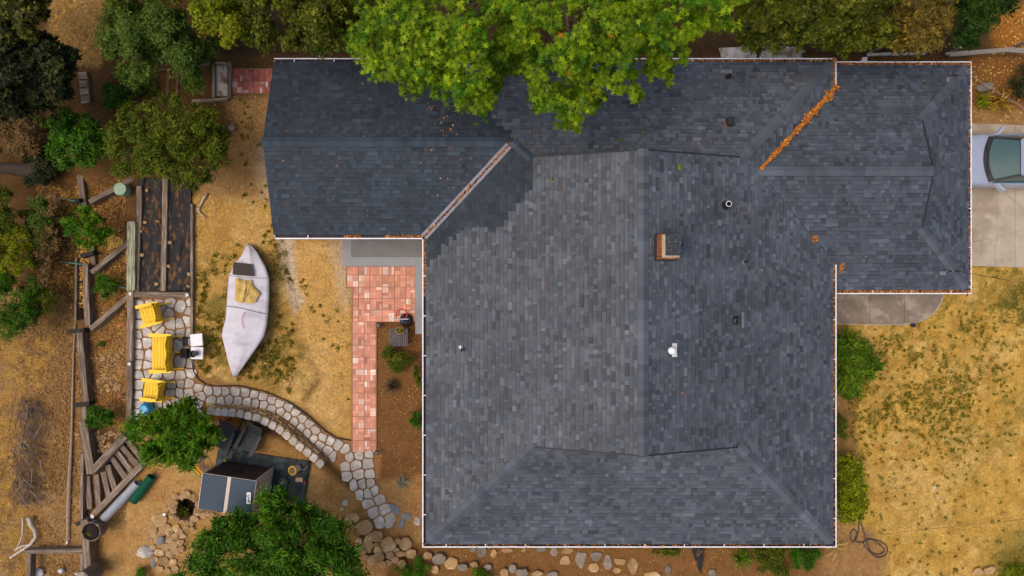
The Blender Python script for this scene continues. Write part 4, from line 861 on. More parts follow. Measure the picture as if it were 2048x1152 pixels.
def slab_stone(name, poly, z0, z1, mat, parent, inset=.014, jitter=.0, z_of=None):
    """poly in metres; rounded corners, chamfered top"""
    pts = [Vector((p[0], p[1])) for p in poly]
    pts = [p for i, p in enumerate(pts) if (p - pts[i - 1]).length > .015]
    if len(pts) < 3: return None
    sm = []
    for i, p in enumerate(pts):
        q = pts[(i + 1) % len(pts)]; sm += [p.lerp(q, .17), p.lerp(q, .83)]
    if jitter: sm = [p + Vector((R.gauss(0, jitter), R.gauss(0, jitter))) for p in sm]
    c = sum(sm, Vector((0, 0))) / len(sm); n = len(sm); tx, ty = R.gauss(0, .015), R.gauss(0, .015); vs_ = []
    for f, zz in ((1.0, z0), (1.0, z1 - .012), (None, z1)):
        for p in sm:
            d = p - c; L = d.length; s = 1.0 if f else max(.3, 1 - inset / max(L, .02)); q = c + d * s; vs_.append((q.x - c.x, q.y - c.y, zz + (0 if zz == z0 else d.x * tx + d.y * ty)))
    fs = [tuple(range(2 * n, 3 * n))]
    for r in range(2): fs += [(r * n + i, r * n + (i + 1) % n, (r + 1) * n + (i + 1) % n, (r + 1) * n + i) for i in range(n)]
    if sum(sm[i].x * sm[(i + 1) % n].y - sm[(i + 1) % n].x * sm[i].y for i in range(n)) < 0: fs = [tuple(reversed(f)) for f in fs]
    me = bpy.data.meshes.new(name); me.from_pydata(vs_, [], fs); me.materials.append(mat)
    return link(name, me, parent, loc=(c.x, c.y, 0))

def lerp_edge(edge, n):
    d = [0]
    for a, b in zip(edge, edge[1:]): d.append(d[-1] + math.hypot(b[0] - a[0], b[1] - a[1]))
    t = np.linspace(0, d[-1], n); return list(zip(np.interp(t, d, [p[0] for p in edge]), np.interp(t, d, [p[1] for p in edge])))
UP = [(400, 768), (424, 774), (478, 774), (528, 786), (575, 806), (617, 836), (646, 865), (671, 879), (700, 886)]
LO = [(396, 811), (430, 811), (467, 811), (520, 818), (555, 829), (590, 854), (625, 886), (652, 912), (668, 930)]
RT = [(748, 906), (749, 930), (749, 955), (760, 985), (778, 1005), (790, 1030)]
LF = [(690, 915), (676, 944), (692, 965), (705, 987), (728, 1018), (748, 1048)]
def flagstones():
    real, ghost = [], []
    for r in range(12):
        y = 606 + r * 20.3; n = 6 if y < 770 else 7; off = (r % 2) * 4
        for c in range(n): real.append((276 + c * 20.6 + R.uniform(-6, 6) * (0 if c == 0 else 1), y + R.uniform(-6, 6)))
        ghost += [(257, y)]
        if y < 735: ghost.append((393, y))
    ghost += [(x, 587) for x in range(262, 400, 18)] + [(398, 730), (406, 748)]
    n = 19; U, Lw = lerp_edge(UP, n), lerp_edge(LO, n)
    for i in range(n):
        j = (i % 2) * .5
        for f in (.26, .76):
            k = i + (0.0 if f < .5 else .4); a = min(k / (n - 1), 1) * (n - 1); i0 = min(int(a), n - 2); t = a - i0
            u = (U[i0][0] * (1 - t) + U[i0 + 1][0] * t, U[i0][1] * (1 - t) + U[i0 + 1][1] * t); l_ = (Lw[i0][0] * (1 - t) + Lw[i0 + 1][0] * t, Lw[i0][1] * (1 - t) + Lw[i0 + 1][1] * t)
            real.append((u[0] * (1 - f) + l_[0] * f + R.uniform(-3, 3), u[1] * (1 - f) + l_[1] * f + R.uniform(-2.5, 2.5)))
        for f in (-.26, 1.25): ghost.append((U[i][0] * (1 - f) + Lw[i][0] * f, U[i][1] * (1 - f) + Lw[i][1] * f))
    n = 8; A, Bb = lerp_edge(LF, n), lerp_edge(RT, n)
    for i in range(n):
        k = 3 if i < 5 else 2
        for c in range(k):
            f = (c + .5) / k; real.append((A[i][0] * (1 - f) + Bb[i][0] * f + R.uniform(-3, 3), A[i][1] * (1 - f) + Bb[i][1] * f + R.uniform(-3, 3)))
        for f in (-.5 / k, 1 + .5 / k): ghost.append((A[i][0] * (1 - f) + Bb[i][0] * f, A[i][1] * (1 - f) + Bb[i][1] * f))
    ghost += [(x, 896) for x in (712, 730, 748)]
    keep = []
    for p in real:
        if all(math.hypot(p[0] - q[0], p[1] - q[1]) > 12 for q in keep): keep.append(p)
    gk = [g for g in ghost if all(math.hypot(g[0] - q[0], g[1] - q[1]) > 9 for q in keep)]
    t = thing('flagstone_path', None, None, P(330, 700, 0), kind='structure')
    t['label'] = 'pale flagstone patio and winding path'
    for poly in voronoi(keep + gk, len(keep)):
        z = .05 + R.uniform(-.01, .012); slab_stone('flagstone', [P(x, y, z) for x, y in poly], -.06, z, m_flag, t, jitter=.006)
    for cx, cy, rx, ry, an, m_ in ((787, 1018, 16, 9, .5, m_slate), (812, 1033, 11, 7, -.1, m_slate), (803, 1048, 6, 11, .5, m_slate), (779, 1045, 9, 14, .5, m_flag), (834, 1043, 7, 9, 0, m_flag), (690, 1006, 7, 7, 0, m_flag), (684, 1018, 4, 4, 0, m_flag)):
        poly = [(cx + rx * math.cos(a) * math.cos(an) - ry * math.sin(a) * math.sin(an), cy + rx * math.cos(a) * math.sin(an) + ry * math.sin(a) * math.cos(an)) for a in [2 * math.pi * k / 8 + R.uniform(-.2, .2) for k in range(8)]]
        slab_stone('stepping_stone', PW(poly, .04), -.05, .035, m_, t, jitter=.008)
    # path of stepping stones below the bottom eave
    for cx, cy, rx, ry in ((963, 1103, 12, 14), (945, 1100, 7, 6), (987, 1107, 8, 9), (1015, 1101, 14, 6), (1047, 1100, 6, 6), (1082, 1099, 12, 7), (1108, 1104, 9, 10), (1135, 1103, 13, 8), (1162, 1118, 13, 20), (1193, 1112, 13, 11), (1130, 1122, 13, 10), (1215, 1125, 10, 17), (1188, 1135, 13, 11), (1240, 1124, 13, 9), (1267, 1134, 12, 19), (1235, 1142, 10, 7), (1305, 1150, 18, 8), (1336, 1140, 7, 12), (1425, 1146, 10, 8)):
        poly = [(cx + rx * math.cos(a) * R.uniform(.85, 1.05), cy + ry * math.sin(a) * R.uniform(.85, 1.05)) for a in [2 * math.pi * k / 6 + R.uniform(-.35, .35) for k in range(6)]]
        slab_stone('stepping_stone', PW(poly, .04), -.05, R.uniform(.03, .05), m_sand if R.random() < .6 else m_grey_rock, t, jitter=.01)
    return t
flagstone_path = flagstones()

# low curved seat wall: courses of stone topped by pale cap stones
CAPS = [(421, 822), (435, 824), (449, 825), (464, 826), (480, 828), (496, 832), (513, 836), (530, 843), (545, 851), (560, 860), (573, 871), (587, 883), (600, 894), (615, 905), (628, 916), (640, 928)]
FOOT = [(412, 812), (430, 811), (446, 812), (462, 812), (480, 813), (498, 815), (516, 818), (534, 823), (552, 829), (567, 837), (583, 849), (599, 863), (614, 878), (630, 893), (645, 907), (660, 922)]
wall_h = .52
stone_wall = thing('stone_wall', 'low curved stone wall with pale cap stones beside the flagstone path', 'wall', P(540, 850, 0))
core = MB(); fp, cpz = [P(x, y, -.05) for x, y in FOOT], [P(x, y, wall_h) for x, y in CAPS]
for i in range(len(CAPS) - 1):
    a, b = cpz[i], cpz[i + 1]; d = (b - a).normalized(); n_ = Vector((-d.y, d.x, 0)); f0, f1 = fp[i], fp[i + 1]
    core.hexa([f0, f1, Vector((b.x, b.y, -.05)) - n_ * .14, Vector((a.x, a.y, -.05)) - n_ * .14, a + n_ * .1 - Vector((0, 0, .08)), b + n_ * .1 - Vector((0, 0, .08)), b - n_ * .14 - Vector((0, 0, .08)), a - n_ * .14 - Vector((0, 0, .08))])
core.build('wall_core', m_sand, stone_wall)
for cr in range(4):
    f = (cr + .5) / 4; off = (cr % 2) * .5
    for i in range(len(CAPS) - 1):
        t0, t1 = i + off, min(i + off + 1, len(CAPS) - 1)
        def at(t): i0 = min(int(t), len(CAPS) - 2); u = t - i0; return fp[i0].lerp(fp[i0 + 1], u).lerp((cpz[i0] - Vector((0, 0, .08))).lerp(cpz[i0 + 1] - Vector((0, 0, .08)), u), f)
        a, b = at(t0), at(t1); d = b - a
        if d.length < .1: continue
        d.normalize(); n_ = Vector((-d.y, d.x, 0)).normalized(); s = MB().bar(a + d * .012 + n_ * R.uniform(.03, .07), b - d * .012 + n_ * R.uniform(.03, .07), .16, .105 * R.uniform(.85, 1)).build('wall_stone', m_sand, stone_wall, bevel=.022)
for i, (x, y) in enumerate(CAPS):
    a = CAPS[max(0, i - 1)]; b = CAPS[min(len(CAPS) - 1, i + 1)]; an = math.atan2(b[1] - a[1], b[0] - a[0]); hw2, hh2 = 7.4, 7.8
    c = [(-hw2, hh2), (hw2, hh2), (hw2 * 1.0, -hh2 * .5), (hw2 * .4, -hh2 * 1.05), (-hw2 * .5, -hh2 * .95), (-hw2, -hh2 * .45)]
    poly = [(x + (p * math.cos(an) - q * math.sin(an)) * R.uniform(.93, 1.02), y + (p * math.sin(an) + q * math.cos(an)) * R.uniform(.93, 1.02)) for p, q in c]
    slab_stone('cap_stone', PW(poly, wall_h), wall_h - .08, wall_h + R.uniform(-.01, .02), m_flag, stone_wall, inset=.02)

# brick pavers: squares pressed in a basket weave
m_paver = M('salmon_brick_paver', (0.53, 0.225, 0.145), (0.68, 0.53, 0.45), hue=True, tone=True, rough=.85, bump=.3, scale=10, rand=.08)
m_paver_top = M('red_brick_paver', (0.36, 0.085, 0.055), (0.55, 0.45, 0.42), hue=True, tone=True, rough=.85, bump=.3, scale=10, rand=.08)
def paver(x0, y0, x1, y1, parent, mat, zt_=.045):
    a, b = P(x0, y1, zt_), P(x1, y0, zt_); wx, wy = b.x - a.x, b.y - a.y; g = .016
    mb = MB(); hue = []
    mb.box((0, 0, .01), (wx - g, wy - g, .05)); hue += [0] * 6; cx, cy = max(1, round(wx / .225)), max(1, round(wy / .225)); qx, qy = (wx - g) / cx, (wy - g) / cy
    for i in range(cx):
        for j in range(cy):
            ox, oy = -(wx - g) / 2 + (i + .5) * qx, -(wy - g) / 2 + (j + .5) * qy; r = R.random(); blk = 0 if r < .78 else R.uniform(.3, .9)
            for k in (-1, 1):
                mb.tn = R.gauss(1, .15); h_ = R.uniform(0, .12) if R.random() < .93 else R.uniform(.2, .9)
                h_ = max(h_, blk if R.random() < .6 else 0)
                if (i + j) % 2: mb.box((ox + k * qx / 4, oy, .03), (qx / 2 - .011, qy - .011, .03))
                else: mb.box((ox, oy + k * qy / 4, .03), (qx - .011, qy / 2 - .011, .03))
                hue += [h_] * 6
    me = mb.mesh('paver', mat); at = me.attributes.new('hue', 'FLOAT', 'FACE'); at.data.foreach_set('value', hue)
    c = (a + b) / 2; return link('paver', me, parent, loc=(c.x, c.y, zt_ - .045 + R.uniform(-.003, .003)))
pv = thing('brick_walkway', None, None, P(730, 700, 0), kind='structure'); pv['label'] = 'salmon brick paver patio and walkway'
xs = [694, 717, 740, 764.5, 789, 812, 830.5]; ys = [533, 550, 574, 597, 620, 643.5]
for j in range(5):
    for i in range(6):
        xa = xs[i]
        if j >= 2 and i == 0: xa = 706
        paver(xa, ys[j], xs[i + 1], ys[j + 1], pv, m_paver)
for j in range(11):
    for i in range(2): paver(705 + i * 23.5, 643.5 + j * 23.75, 728.5 + i * 23.5, 643.5 + (j + 1) * 23.75, pv, m_paver)
bl_ = MB(); bl_.prism(PW([(703, 643), (754, 643), (754, 906), (703, 906)], 0), -.05, .028); bl_.prism(PW([(692, 532), (832, 532), (832, 644), (704, 644), (704, 576), (692, 576)], 0), -.05, .027); bl_.build('sand_joint', M('sand_joint', (0.26, 0.13, 0.07), rough=.95), pv)
pv2 = thing('brick_landing', None, None, P(500, 160, 0), kind='structure'); pv2['label'] = 'red brick landing beside the dark roof wing'
for i in range(4):
    for j in range(2): paver(463 + i * 22.5, 139 + j * 23.5, 485.5 + i * 22.5, 162.5 + j * 23.5, pv2, m_paver_top)
MB().prism(PW([(461, 137), (555, 137), (555, 188), (461, 188)], 0), -.05, .02).build('sand_joint', MATS['sand_joint'], pv2)
# porch, walkway and driveway slabs
po = thing('porch', None, None, P(770, 500, 0), kind='structure'); po['label'] = 'grey concrete porch under the inner corner of the eaves'
MB().prism(PW([(685, 470), (850, 470), (850, 668), (830.5, 668), (830.5, 532.5), (685, 532.5)], .1), -.1, .10).build('slab', m_conc_grey, po)
MB().prism(PW([(702, 470), (846, 470), (846, 513), (702, 513)], .28), .0, .28).build('step', m_conc_dkgrey, po)
wk = thing('front_walk', None, None, P(1770, 620, 0), kind='structure'); wk['label'] = 'stained concrete walk with rounded end in front of the right wing'
curve = [(1809 + 78 * math.sin(a), 648 - 68 * (1 - math.cos(a))) for a in [k * math.pi / 2 / 9 for k in range(10)]]
for poly in ([(1650, 570), (1739.4, 570), (1739.4, 646), (1650, 646)], [(1740.2, 570), (1808.4, 570), (1808.4, 648), (1740.2, 646.5)], [(1809.2, 570)] + [(x, y) for x, y in curve][::-1] + [(1809.2, 648)] if False else [(1809.2, 648)] + curve[1:] + [(1880, 570), (1809.2, 570)]): MB().prism(PW(poly, .06), -.1, .06).build('slab', m_conc_dk, wk)
kb = MB(); kb.tube([P(x, y, .045) for x, y in [(1660, 647.5), (1808, 649.5)] + curve], .028, 6); kb.build('edging', m_conc, wk)
dv = thing('driveway', None, None, P(2000, 400, 0), kind='structure'); dv['label'] = 'cracked tan concrete driveway under the parked car'
for poly in ([(1890, 244), (2029.6, 250), (2029.6, 534.5), (1890, 530)], [(2030.4, 250), (2300, 262), (2300, 540), (2030.4, 534.5)]): MB().prism(PW(poly, .05), -.1, .05).build('slab', m_conc, dv)
m_crack = M('dark_crack', (0.13, 0.10, 0.075), rough=.95)
for a, b, n_ in (((1998, 380), (1990, 531), 12), ((1944, 482), (1996, 480), 8), ((2000, 471), (2046, 462), 7), ((2010, 385), (2048, 420), 7)):
    pts_ = [(a[0] + (b[0] - a[0]) * k / n_ + R.gauss(0, 1.6), a[1] + (b[1] - a[1]) * k / n_ + R.gauss(0, 1.6)) for k in range(n_ + 1)]; cm = MB()
    for p_, q_ in zip(pts_, pts_[1:]): cm.bar(P(*p_, .05), P(*q_, .05), R.uniform(.006, .013), .004)
    cm.build('crack', m_crack, dv)

# loose rocks
def rock_mesh(seed, flat=.65):
    bm = bmesh.new(); bmesh.ops.create_icosphere(bm, subdivisions=2, radius=1.0); rg = random.Random(seed); pl3 = [(Vector((rg.gauss(0, 1), rg.gauss(0, 1), rg.gauss(0, .7))).normalized(), rg.uniform(.5, .85)) for _ in range(11)]
    for v in bm.verts:
        c = v.co.copy()
        for n_, d in pl3:
            k = c.dot(n_)
            if k > d: c -= n_ * (k - d)
        v.co = c * (1 + rg.gauss(0, .025)); v.co.z *= flat
    me = bpy.data.meshes.new('rock'); bm.to_mesh(me); bm.free(); return me
ROCKS = {}
for m_ in (m_sand, m_grey_rock, m_slate, m_flag):
    ROCKS[m_.name] = []
    for s in range(6):
        me = rock_mesh(s * 13 + 5); me.materials.append(m_); ROCKS[m_.name].append(me)
def rock(px, py, rx, ry=None, mat=None, parent=None, z=0.0, name='rock', rz=None):
    ry = ry or rx * R.uniform(.7, 1); s = S(z); zz = gz(px, py) + z; p = P(px, py, zz + .25 * rx * s); me = R.choice(ROCKS[(mat or m_sand).name])
    return link(name, me, parent, loc=p, rot=(R.gauss(0, .12), R.gauss(0, .12), rz if rz is not None else R.uniform(-.4, .4)), scl=(rx * s * 1.12, ry * s * 1.12, min(rx, ry) * s * .95))
def flat_rock(px, py, rx, ry, mat, parent, h=.14, name='rock'):
    n = R.choice((5, 6, 6, 7)); a0 = R.uniform(0, 6.28); poly = [(px + rx * 1.12 * math.cos(a) * R.uniform(.86, 1.1), py + ry * 1.12 * math.sin(a) * R.uniform(.86, 1.1)) for a in [a0 + 2 * math.pi * k / n + R.uniform(-.25, .25) for k in range(n)]]
    z = gz(px, py); hh = h * R.uniform(.7, 1.3); return slab_stone(name, PW(poly, z + hh), z - .1, z + hh, mat, parent, inset=.045, jitter=.008)
rb = thing('rock_edging', 'ring of sandstone rocks around the small planting pit by the shed', 'rocks', P(370, 1015, 0))
for i in range(17):
    a = 2 * math.pi * i / 17; rr = R.uniform(25, 31); rock(371 + rr * math.cos(a), 1018 + rr * math.sin(a), R.uniform(6, 10), parent=rb)
for q in ((373, 984, 13, 7), (352, 992, 8, 8), (388, 996, 7, 10), (399, 1020, 11, 8), (390, 1037, 9, 9), (409, 1030, 11, 8), (372, 1055, 9, 8), (385, 1058, 7, 5), (347, 1012, 8, 9), (334, 1018, 6, 6), (425, 1030, 9, 6), (437, 1033, 7, 5)): rock(*q, parent=rb)
rb2 = thing('rock_edging', 'dry bed of flat sandstone rocks leading down from the planting pit', 'rocks', P(320, 1070, 0))
for q in ((318, 1040, 15, 14), (305, 1060, 9, 11), (330, 1058, 13, 10), (339, 1064, 8, 9), (310, 1075, 10, 8), (350, 1072, 9, 7), (338, 1080, 9, 8), (358, 1062, 7, 6), (345, 1090, 10, 9), (330, 1095, 8, 8), (317, 1105, 9, 7), (340, 1108, 9, 8), (326, 1122, 11, 9), (310, 1120, 8, 6), (345, 1125, 9, 7), (318, 1140, 9, 7), (334, 1142, 8, 6), (360, 1085, 7, 6), (296, 1066, 6, 5), (299, 1080, 6, 5), (322, 1068, 8, 7), (352, 1056, 8, 7), (365, 1072, 7, 6), (352, 1103, 8, 7), (362, 1098, 6, 6), (305, 1095, 7, 6), (350, 1138, 7, 6)): flat_rock(*q, m_sand, rb2, .07)
rock(323, 1081, 12, 7, m_slate, rb2, .03, rz=.9); rock(308, 1126, 6, 12, m_slate, rb2, .0, rz=-.1); rock(338, 1066, 7, 7, M('ochre_rock', (0.55, 0.30, 0.06), (0.45, 0.22, 0.04), 5, .9) and m_sand, rb2, .02)
tag(rock(290, 1104, 16, 13, m_flag, None, .02, 'boulder', .1), 'large pale flat boulder beside the dry rock bed', 'rock')
rb3 = thing('rock_edging', 'rock retaining edge of big sandstone blocks near the house corner', 'rocks', P(760, 1090, 0))
for q in ((704, 1037, 13, 11), (729, 1055, 16, 14), (752, 1074, 15, 11), (736, 1089, 10, 17), (776, 1092, 17, 18), (724, 1100, 9, 11), (755, 1101, 8, 7), (811, 1088, 13, 12), (757, 1115, 11, 11), (781, 1112, 9, 8), (742, 1121, 9, 10), (765, 1130, 8, 7), (730, 1115, 6, 5), (800, 1108, 10, 6), (822, 1108, 12, 9), (803, 1128, 9, 8), (717, 1085, 7, 9), (792, 1100, 7, 5), (776, 1126, 8, 6), (790, 1120, 8, 6), (752, 1090, 6, 5), (716, 1064, 9, 7), (742, 1070, 6, 5), (796, 1082, 7, 6), (712, 1112, 6, 7)): flat_rock(*q, m_sand, rb3, .2)
rb4 = thing('rock_edging', 'row of brown and grey rocks under the bottom eave', 'rocks', P(950, 1130, 0))
for x, y, rx, ry, g_ in ((855, 1112, 10, 7, 0), (877, 1119, 13, 11, 1), (902, 1127, 14, 12, 0), (870, 1140, 8, 9, 0), (925, 1135, 12, 7, 1), (948, 1130, 9, 6, 0), (975, 1135, 9, 6, 1), (1008, 1146, 9, 10, 0), (1025, 1138, 8, 8, 1), (1043, 1146, 13, 8, 1), (1075, 1148, 12, 6, 0), (1105, 1150, 10, 6, 1)): flat_rock(x, y, rx, ry, m_grey_rock if g_ else m_sand, rb4, .16)
rb5 = thing('rock_edging', 'small stones heaped in the terrace pocket left of the patio', 'rocks', P(210, 740, 0))
for i in range(46): rock(R.uniform(178, 248), R.choice((R.gauss(716, 6), R.gauss(775, 7))), R.uniform(2.5, 5), parent=rb5)
rb6 = thing('rock_edging', 'heap of tan stones above the timber steps', 'rocks', P(215, 880, 0))
for i in range(60):
    x, y = R.uniform(187, 244), R.uniform(862, 905)
    if x + y * .9 < 1030: rock(x, y, R.uniform(3, 6), parent=rb6)
tag(rock(1968, 176, 17, 13, m_grey_rock, None, .05, 'boulder'), 'rough grey boulder in the top right bed beside the eave', 'rock')
tag(rock(1957, 1143, 11, 9, m_sand, None, .02, 'boulder'), 'brown boulder at the bottom right, nearer the house', 'rock'); tag(rock(1977, 1140, 14, 10, m_sand, None, .02, 'boulder'), 'brown boulder at the bottom right beside the green shrub', 'rock')
tag(rock(464, 253, 9, 8, m_grey_rock, None, .1, 'boulder'), 'squarish grey stone at the edge of the wide olive green tree', 'rock')
# ---------------------------------------------------------------- timber terraces
m_tie = M('weathered_timber', (0.20, 0.145, 0.105), (0.11, 0.075, 0.052), 5, .95, bump=.6, stretch=(.5, 7, 7), rand=.22, c3=(0.29, 0.235, 0.185), s3=2.2)
m_tie_red = M('reddish_step_timber', (0.17, 0.085, 0.05), (0.09, 0.045, 0.028), 5, .95, bump=.6, stretch=(.5, 7, 7), rand=.2)
m_lichen = M('lichen_timber', (0.23, 0.185, 0.15), (0.14, 0.105, 0.08), 5, .95, bump=.6, stretch=(.5, 7, 7), c3=(0.36, 0.40, 0.24), s3=3, t3=(.46, .56))
def tie(name, a, b, wpx, ztop, h, mat, parent, bev=.012):
    """beam between two pixels, its top at ztop above the yard level"""
    A, Bp = P(a[0], a[1], ztop), P(b[0], b[1], ztop); d = Bp - A; L = d.length; w_ = wpx * S(ztop); nseg = max(2, int(L / .3)); vs_, fs = [], []
    for i in range(nseg + 1):
        x = -L / 2 + L * i / nseg
        for y, z in ((-w_ / 2, -h), (w_ / 2, -h), (w_ / 2, -bev), (w_ / 2 - bev, 0), (-w_ / 2 + bev, 0), (-w_ / 2, -bev)): vs_.append((x, y + R.gauss(0, .004), z + (R.gauss(0, .004) if z > -h else 0)))
    for i in range(nseg):
        for k in range(6): fs.append((i * 6 + k, i * 6 + (k + 1) % 6, i * 6 + 6 + (k + 1) % 6, i * 6 + 6 + k))
    fs += [(5, 4, 3, 2, 1, 0), tuple(nseg * 6 + k for k in range(6))]
    fs = [tuple(reversed(f)) for f in fs]
    me = bpy.data.meshes.new(name); me.from_pydata(vs_, [], fs); bm = bmesh.new(); bm.from_mesh(me); bmesh.ops.recalc_face_normals(bm, faces=bm.faces[:]); bm.to_mesh(me); bm.free(); me.materials.append(mat)
    c = (A + Bp) / 2; return link(name, me, parent, loc=c, rot=(0, 0, math.atan2(d.y, d.x)))
tw = thing('timber_terrace', 'long weathered timber retaining edge stepping down the left slope', 'retaining wall', P(168, 700, 0))
for a, b, w_, z, h in (((159, 349), (168, 418), 11, -.15, .7), ((182, 490), (186, 530), 10, -.2, .6), ((170, 527), (174, 652), 11, .0, .85), ((158, 664), (171, 804), 12.5, .0, .85), ((167, 808), (169, 842), 10, -.02, .8), ((165, 842), (181, 948), 16, .05, .9), ((168, 1040), (175, 1142), 15, .12, .9), ((152, 515), (150, 640), 5, -.3, .5), ((164, 908), (162, 1038), 7, -.1, .7), ((173, 1142), (175, 1200), 15, .1, .9)): tie('beam', a, b, w_, z, h, m_tie, tw)
for a, b in (((133, 664), (168, 660)), ((146, 812), (178, 808)), ((160, 512), (186, 505)), ((158, 400), (142, 402)), ((152, 1050), (178, 1036))): tie('deadman_beam', a, b, 8, .06, .3, M('charred_timber', (0.04, 0.032, 0.026), (0.02, 0.016, 0.014), 6, .95), tw)
tb = thing('timber_brace', 'three diagonal timbers bracing the terrace left of the planter beds', 'retaining wall', P(220, 520, 0))
for a, b in (((178, 404), (266, 356)), ((182, 545), (256, 485)), ((180, 658), (256, 593))): tie('beam', a, b, 10, .0, .5, m_tie, tb)
bf = thing('planter_bed', 'timber frame around the two black fabric planter beds', 'planter', P(325, 470, 0))
for a, b, w_, z, h, m_ in (((278, 372), (277.5, 454), 10, .22, .4, m_tie), ((262, 443), (261, 581), 16.5, .32, .7, m_lichen), ((276.5, 455), (274, 582), 7, .2, .4, m_tie), ((330, 352), (326, 582), 10.5, .2, .35, m_tie), ((383, 408), (383, 596), 5, .16, .3, m_tie)): tie('beam', a, b, w_, z, h, m_, bf)
pe = thing('patio_edging', 'timber frame edging the flagstone patio with round bolt heads', 'edging', P(265, 700, 0))
for a, b, w_, z in (((266, 588.5), (380, 590.5), 11.5, .2), ((260.5, 582), (258.5, 722), 11.5, .24), ((258.5, 723), (257, 846), 11, .22), ((383, 597), (382.5, 722), 5.5, .13)): tie('beam', a, b, w_, z, .5, m_tie, pe)
m_bolt = M('galvanised_bolt', (0.5, 0.48, 0.45), (0.38, 0.36, 0.33), 20, .5, metal=.5)
for x, y in ((260, 587.5), (374, 590), (258.5, 728)): p = P(x, y, .24); MB().lathe(p - Vector((0, 0, .03)), [(.075, 0), (.075, .05), (.05, .06), (.048, .035)], 16).build('bolt', m_bolt, pe)
eg = MB(); eg.tube([P(x, y, .05) for x, y in [(384, 722), (387, 742), (396, 758), (410, 768), (430, 772), (478, 771), (530, 783), (577, 803), (619, 833), (650, 862), (674, 876), (702, 881)]], .022, 6); tag(eg.build('edging_strip', M('black_edging', (0.03, 0.025, 0.02), rough=.8)), 'dark edging strip curving along lawn and flagstone path', 'edging')
# black planter fabric
m_fabric = M('black_landscape_fabric', (0.012, 0.012, 0.013), (0.02, 0.019, 0.019), 10, .8, c3=(0.15, 0.065, 0.02), s3=4.5, t3=(.52, .66), stretch=(1.6, .7, 1))
m_tarp = M('dark_teal_ground_sheet', (0.016, 0.022, 0.024), (0.028, 0.038, 0.042), 7, .6, c3=(0.045, 0.06, 0.065), s3=3)
def sheet(name, label, cat, quad, z, mat, amp, seed, nx=26, ny=40):
    rg = np.random.default_rng(seed); u, v = np.meshgrid(np.linspace(0, 1, nx), np.linspace(0, 1, ny), indexing='ij'); q = np.array(quad, float)
    px = (q[0, 0] * (1 - u) + q[1, 0] * u) * (1 - v) + (q[3, 0] * (1 - u) + q[2, 0] * u) * v; py = (q[0, 1] * (1 - u) + q[1, 1] * u) * (1 - v) + (q[3, 1] * (1 - u) + q[2, 1] * u) * v
    Z = z + amp * (vnoise(px * .09 + py * .02, py * .018, seed, 3) - .4) * 2 + amp * .5 * (vnoise(px * .2, py * .2, seed + 1, 2) - .5); s = (H - Z) / F; V = np.stack([(px - 1024) * s, (576 - py) * s, Z], -1).reshape(-1, 3); idx = np.arange(nx * ny).reshape(nx, ny)
    Fc = np.stack([idx[:-1, :-1], idx[:-1, 1:], idx[1:, 1:], idx[1:, :-1]], -1).reshape(-1, 4)
    o = tag(link(name, npmesh(name, V, Fc, mat, smooth=True)), label, cat); md = o.modifiers.new('thickness', 'SOLIDIFY'); md.thickness = .006; return o
sheet('planter_fabric', 'wrinkled black fabric in the planter bed beside the lichen timber', 'fabric', [(274, 356), (326, 356), (322, 583), (270, 583)], .08, m_fabric, .09, 3)
sheet('planter_fabric', 'wrinkled black fabric in the planter bed next to the lawn', 'fabric', [(333, 356), (382, 356), (381, 583), (330, 583)], .08, m_fabric, .09, 4)
for x, y, lab in ((282, 463, 'pale stone at the joint of the two left planter timbers'), (276, 568, 'tan stone in the lower corner of the fabric bed beside the lichen timber'), (313, 568, 'tan stone at the foot of the middle timber, left bed'), (340, 485, 'tan stone against the middle timber in the lawn-side bed, the upper one'), (338, 533, 'tan stone against the middle timber in the lawn-side bed, the lower one'), (284, 510, 'lone tan stone halfway down beside the lichen timber'), (315, 443, 'tan stone against the middle timber in the left fabric bed'), (294, 381, 'topmost tan stone in the left fabric bed under the tree'), (376, 572, 'lowest tan stone at the lawn-side board of the fabric bed'), (378, 548, 'tan stone at the lawn-side board just above the lowest one'), (290, 445, 'tan stone beside the upper left planter timber')):
    tag(rock(x, y, 4.5, 4, m_sand, None, .14, 'stone'), lab, 'stone', 'stones on the planter fabric')
sheet('ground_sheet', 'black weed sheet spread behind and beside the shed', 'sheet', [(437, 897), (621, 923), (607, 1014), (428, 940)], .06, m_tarp, .09, 9, 40, 30)
sheet('ground_sheet', 'crumpled black weed sheet bunched beside the dark chairs', 'sheet', [(444, 868), (498, 858), (490, 905), (436, 916)], .08, m_tarp, .09, 10, 30, 26)
# timber steps
st = thing('timber_steps', 'curving weathered timber steps beside the wire rolls', 'steps', P(230, 960, 0))
tie('rail', (249, 872), (185, 941), 14, .22, .7, m_tie, st); tie('rail', (288, 924), (183, 1033), 12, .18, .5, m_tie, st)
for a, b, z in (((252, 878), (284, 918), .10), ((242, 892), (275, 932), .06), ((232, 903), (265, 945), .02), ((222, 914), (252, 958), -.03), ((214, 930), (231, 985), -.08), ((206, 944), (218, 998), -.13), ((192, 949), (197, 1018), -.18), ((174, 952), (179, 1018), -.24)): tie('tread', a, b, 10.5, z, .3, m_tie, st)
p = P(185, 1033, .2); MB().lathe(p - Vector((0, 0, .02)), [(.08, 0), (.08, .04), (.05, .05), (.048, .03)], 16).build('bolt', m_bolt, st)
bs = thing('timber_steps', 'reddish timber steps half hidden under the feathery tree', 'steps', P(320, 170, 0))
for x, z in ((261, -.3), (276, -.22), (291, -.15), (307, -.08), (322, -.02), (336, .03), (355, .08)): tie('tread', (x, 143), (x - 2, 200), 5.5, z, .25, m_tie_red, bs)
tie('rail', (268, 150), (345, 136), 5, .1, .3, m_tie_red, bs); tie('rail', (345, 134), (428, 126), 6, .2, .4, m_tie, bs)
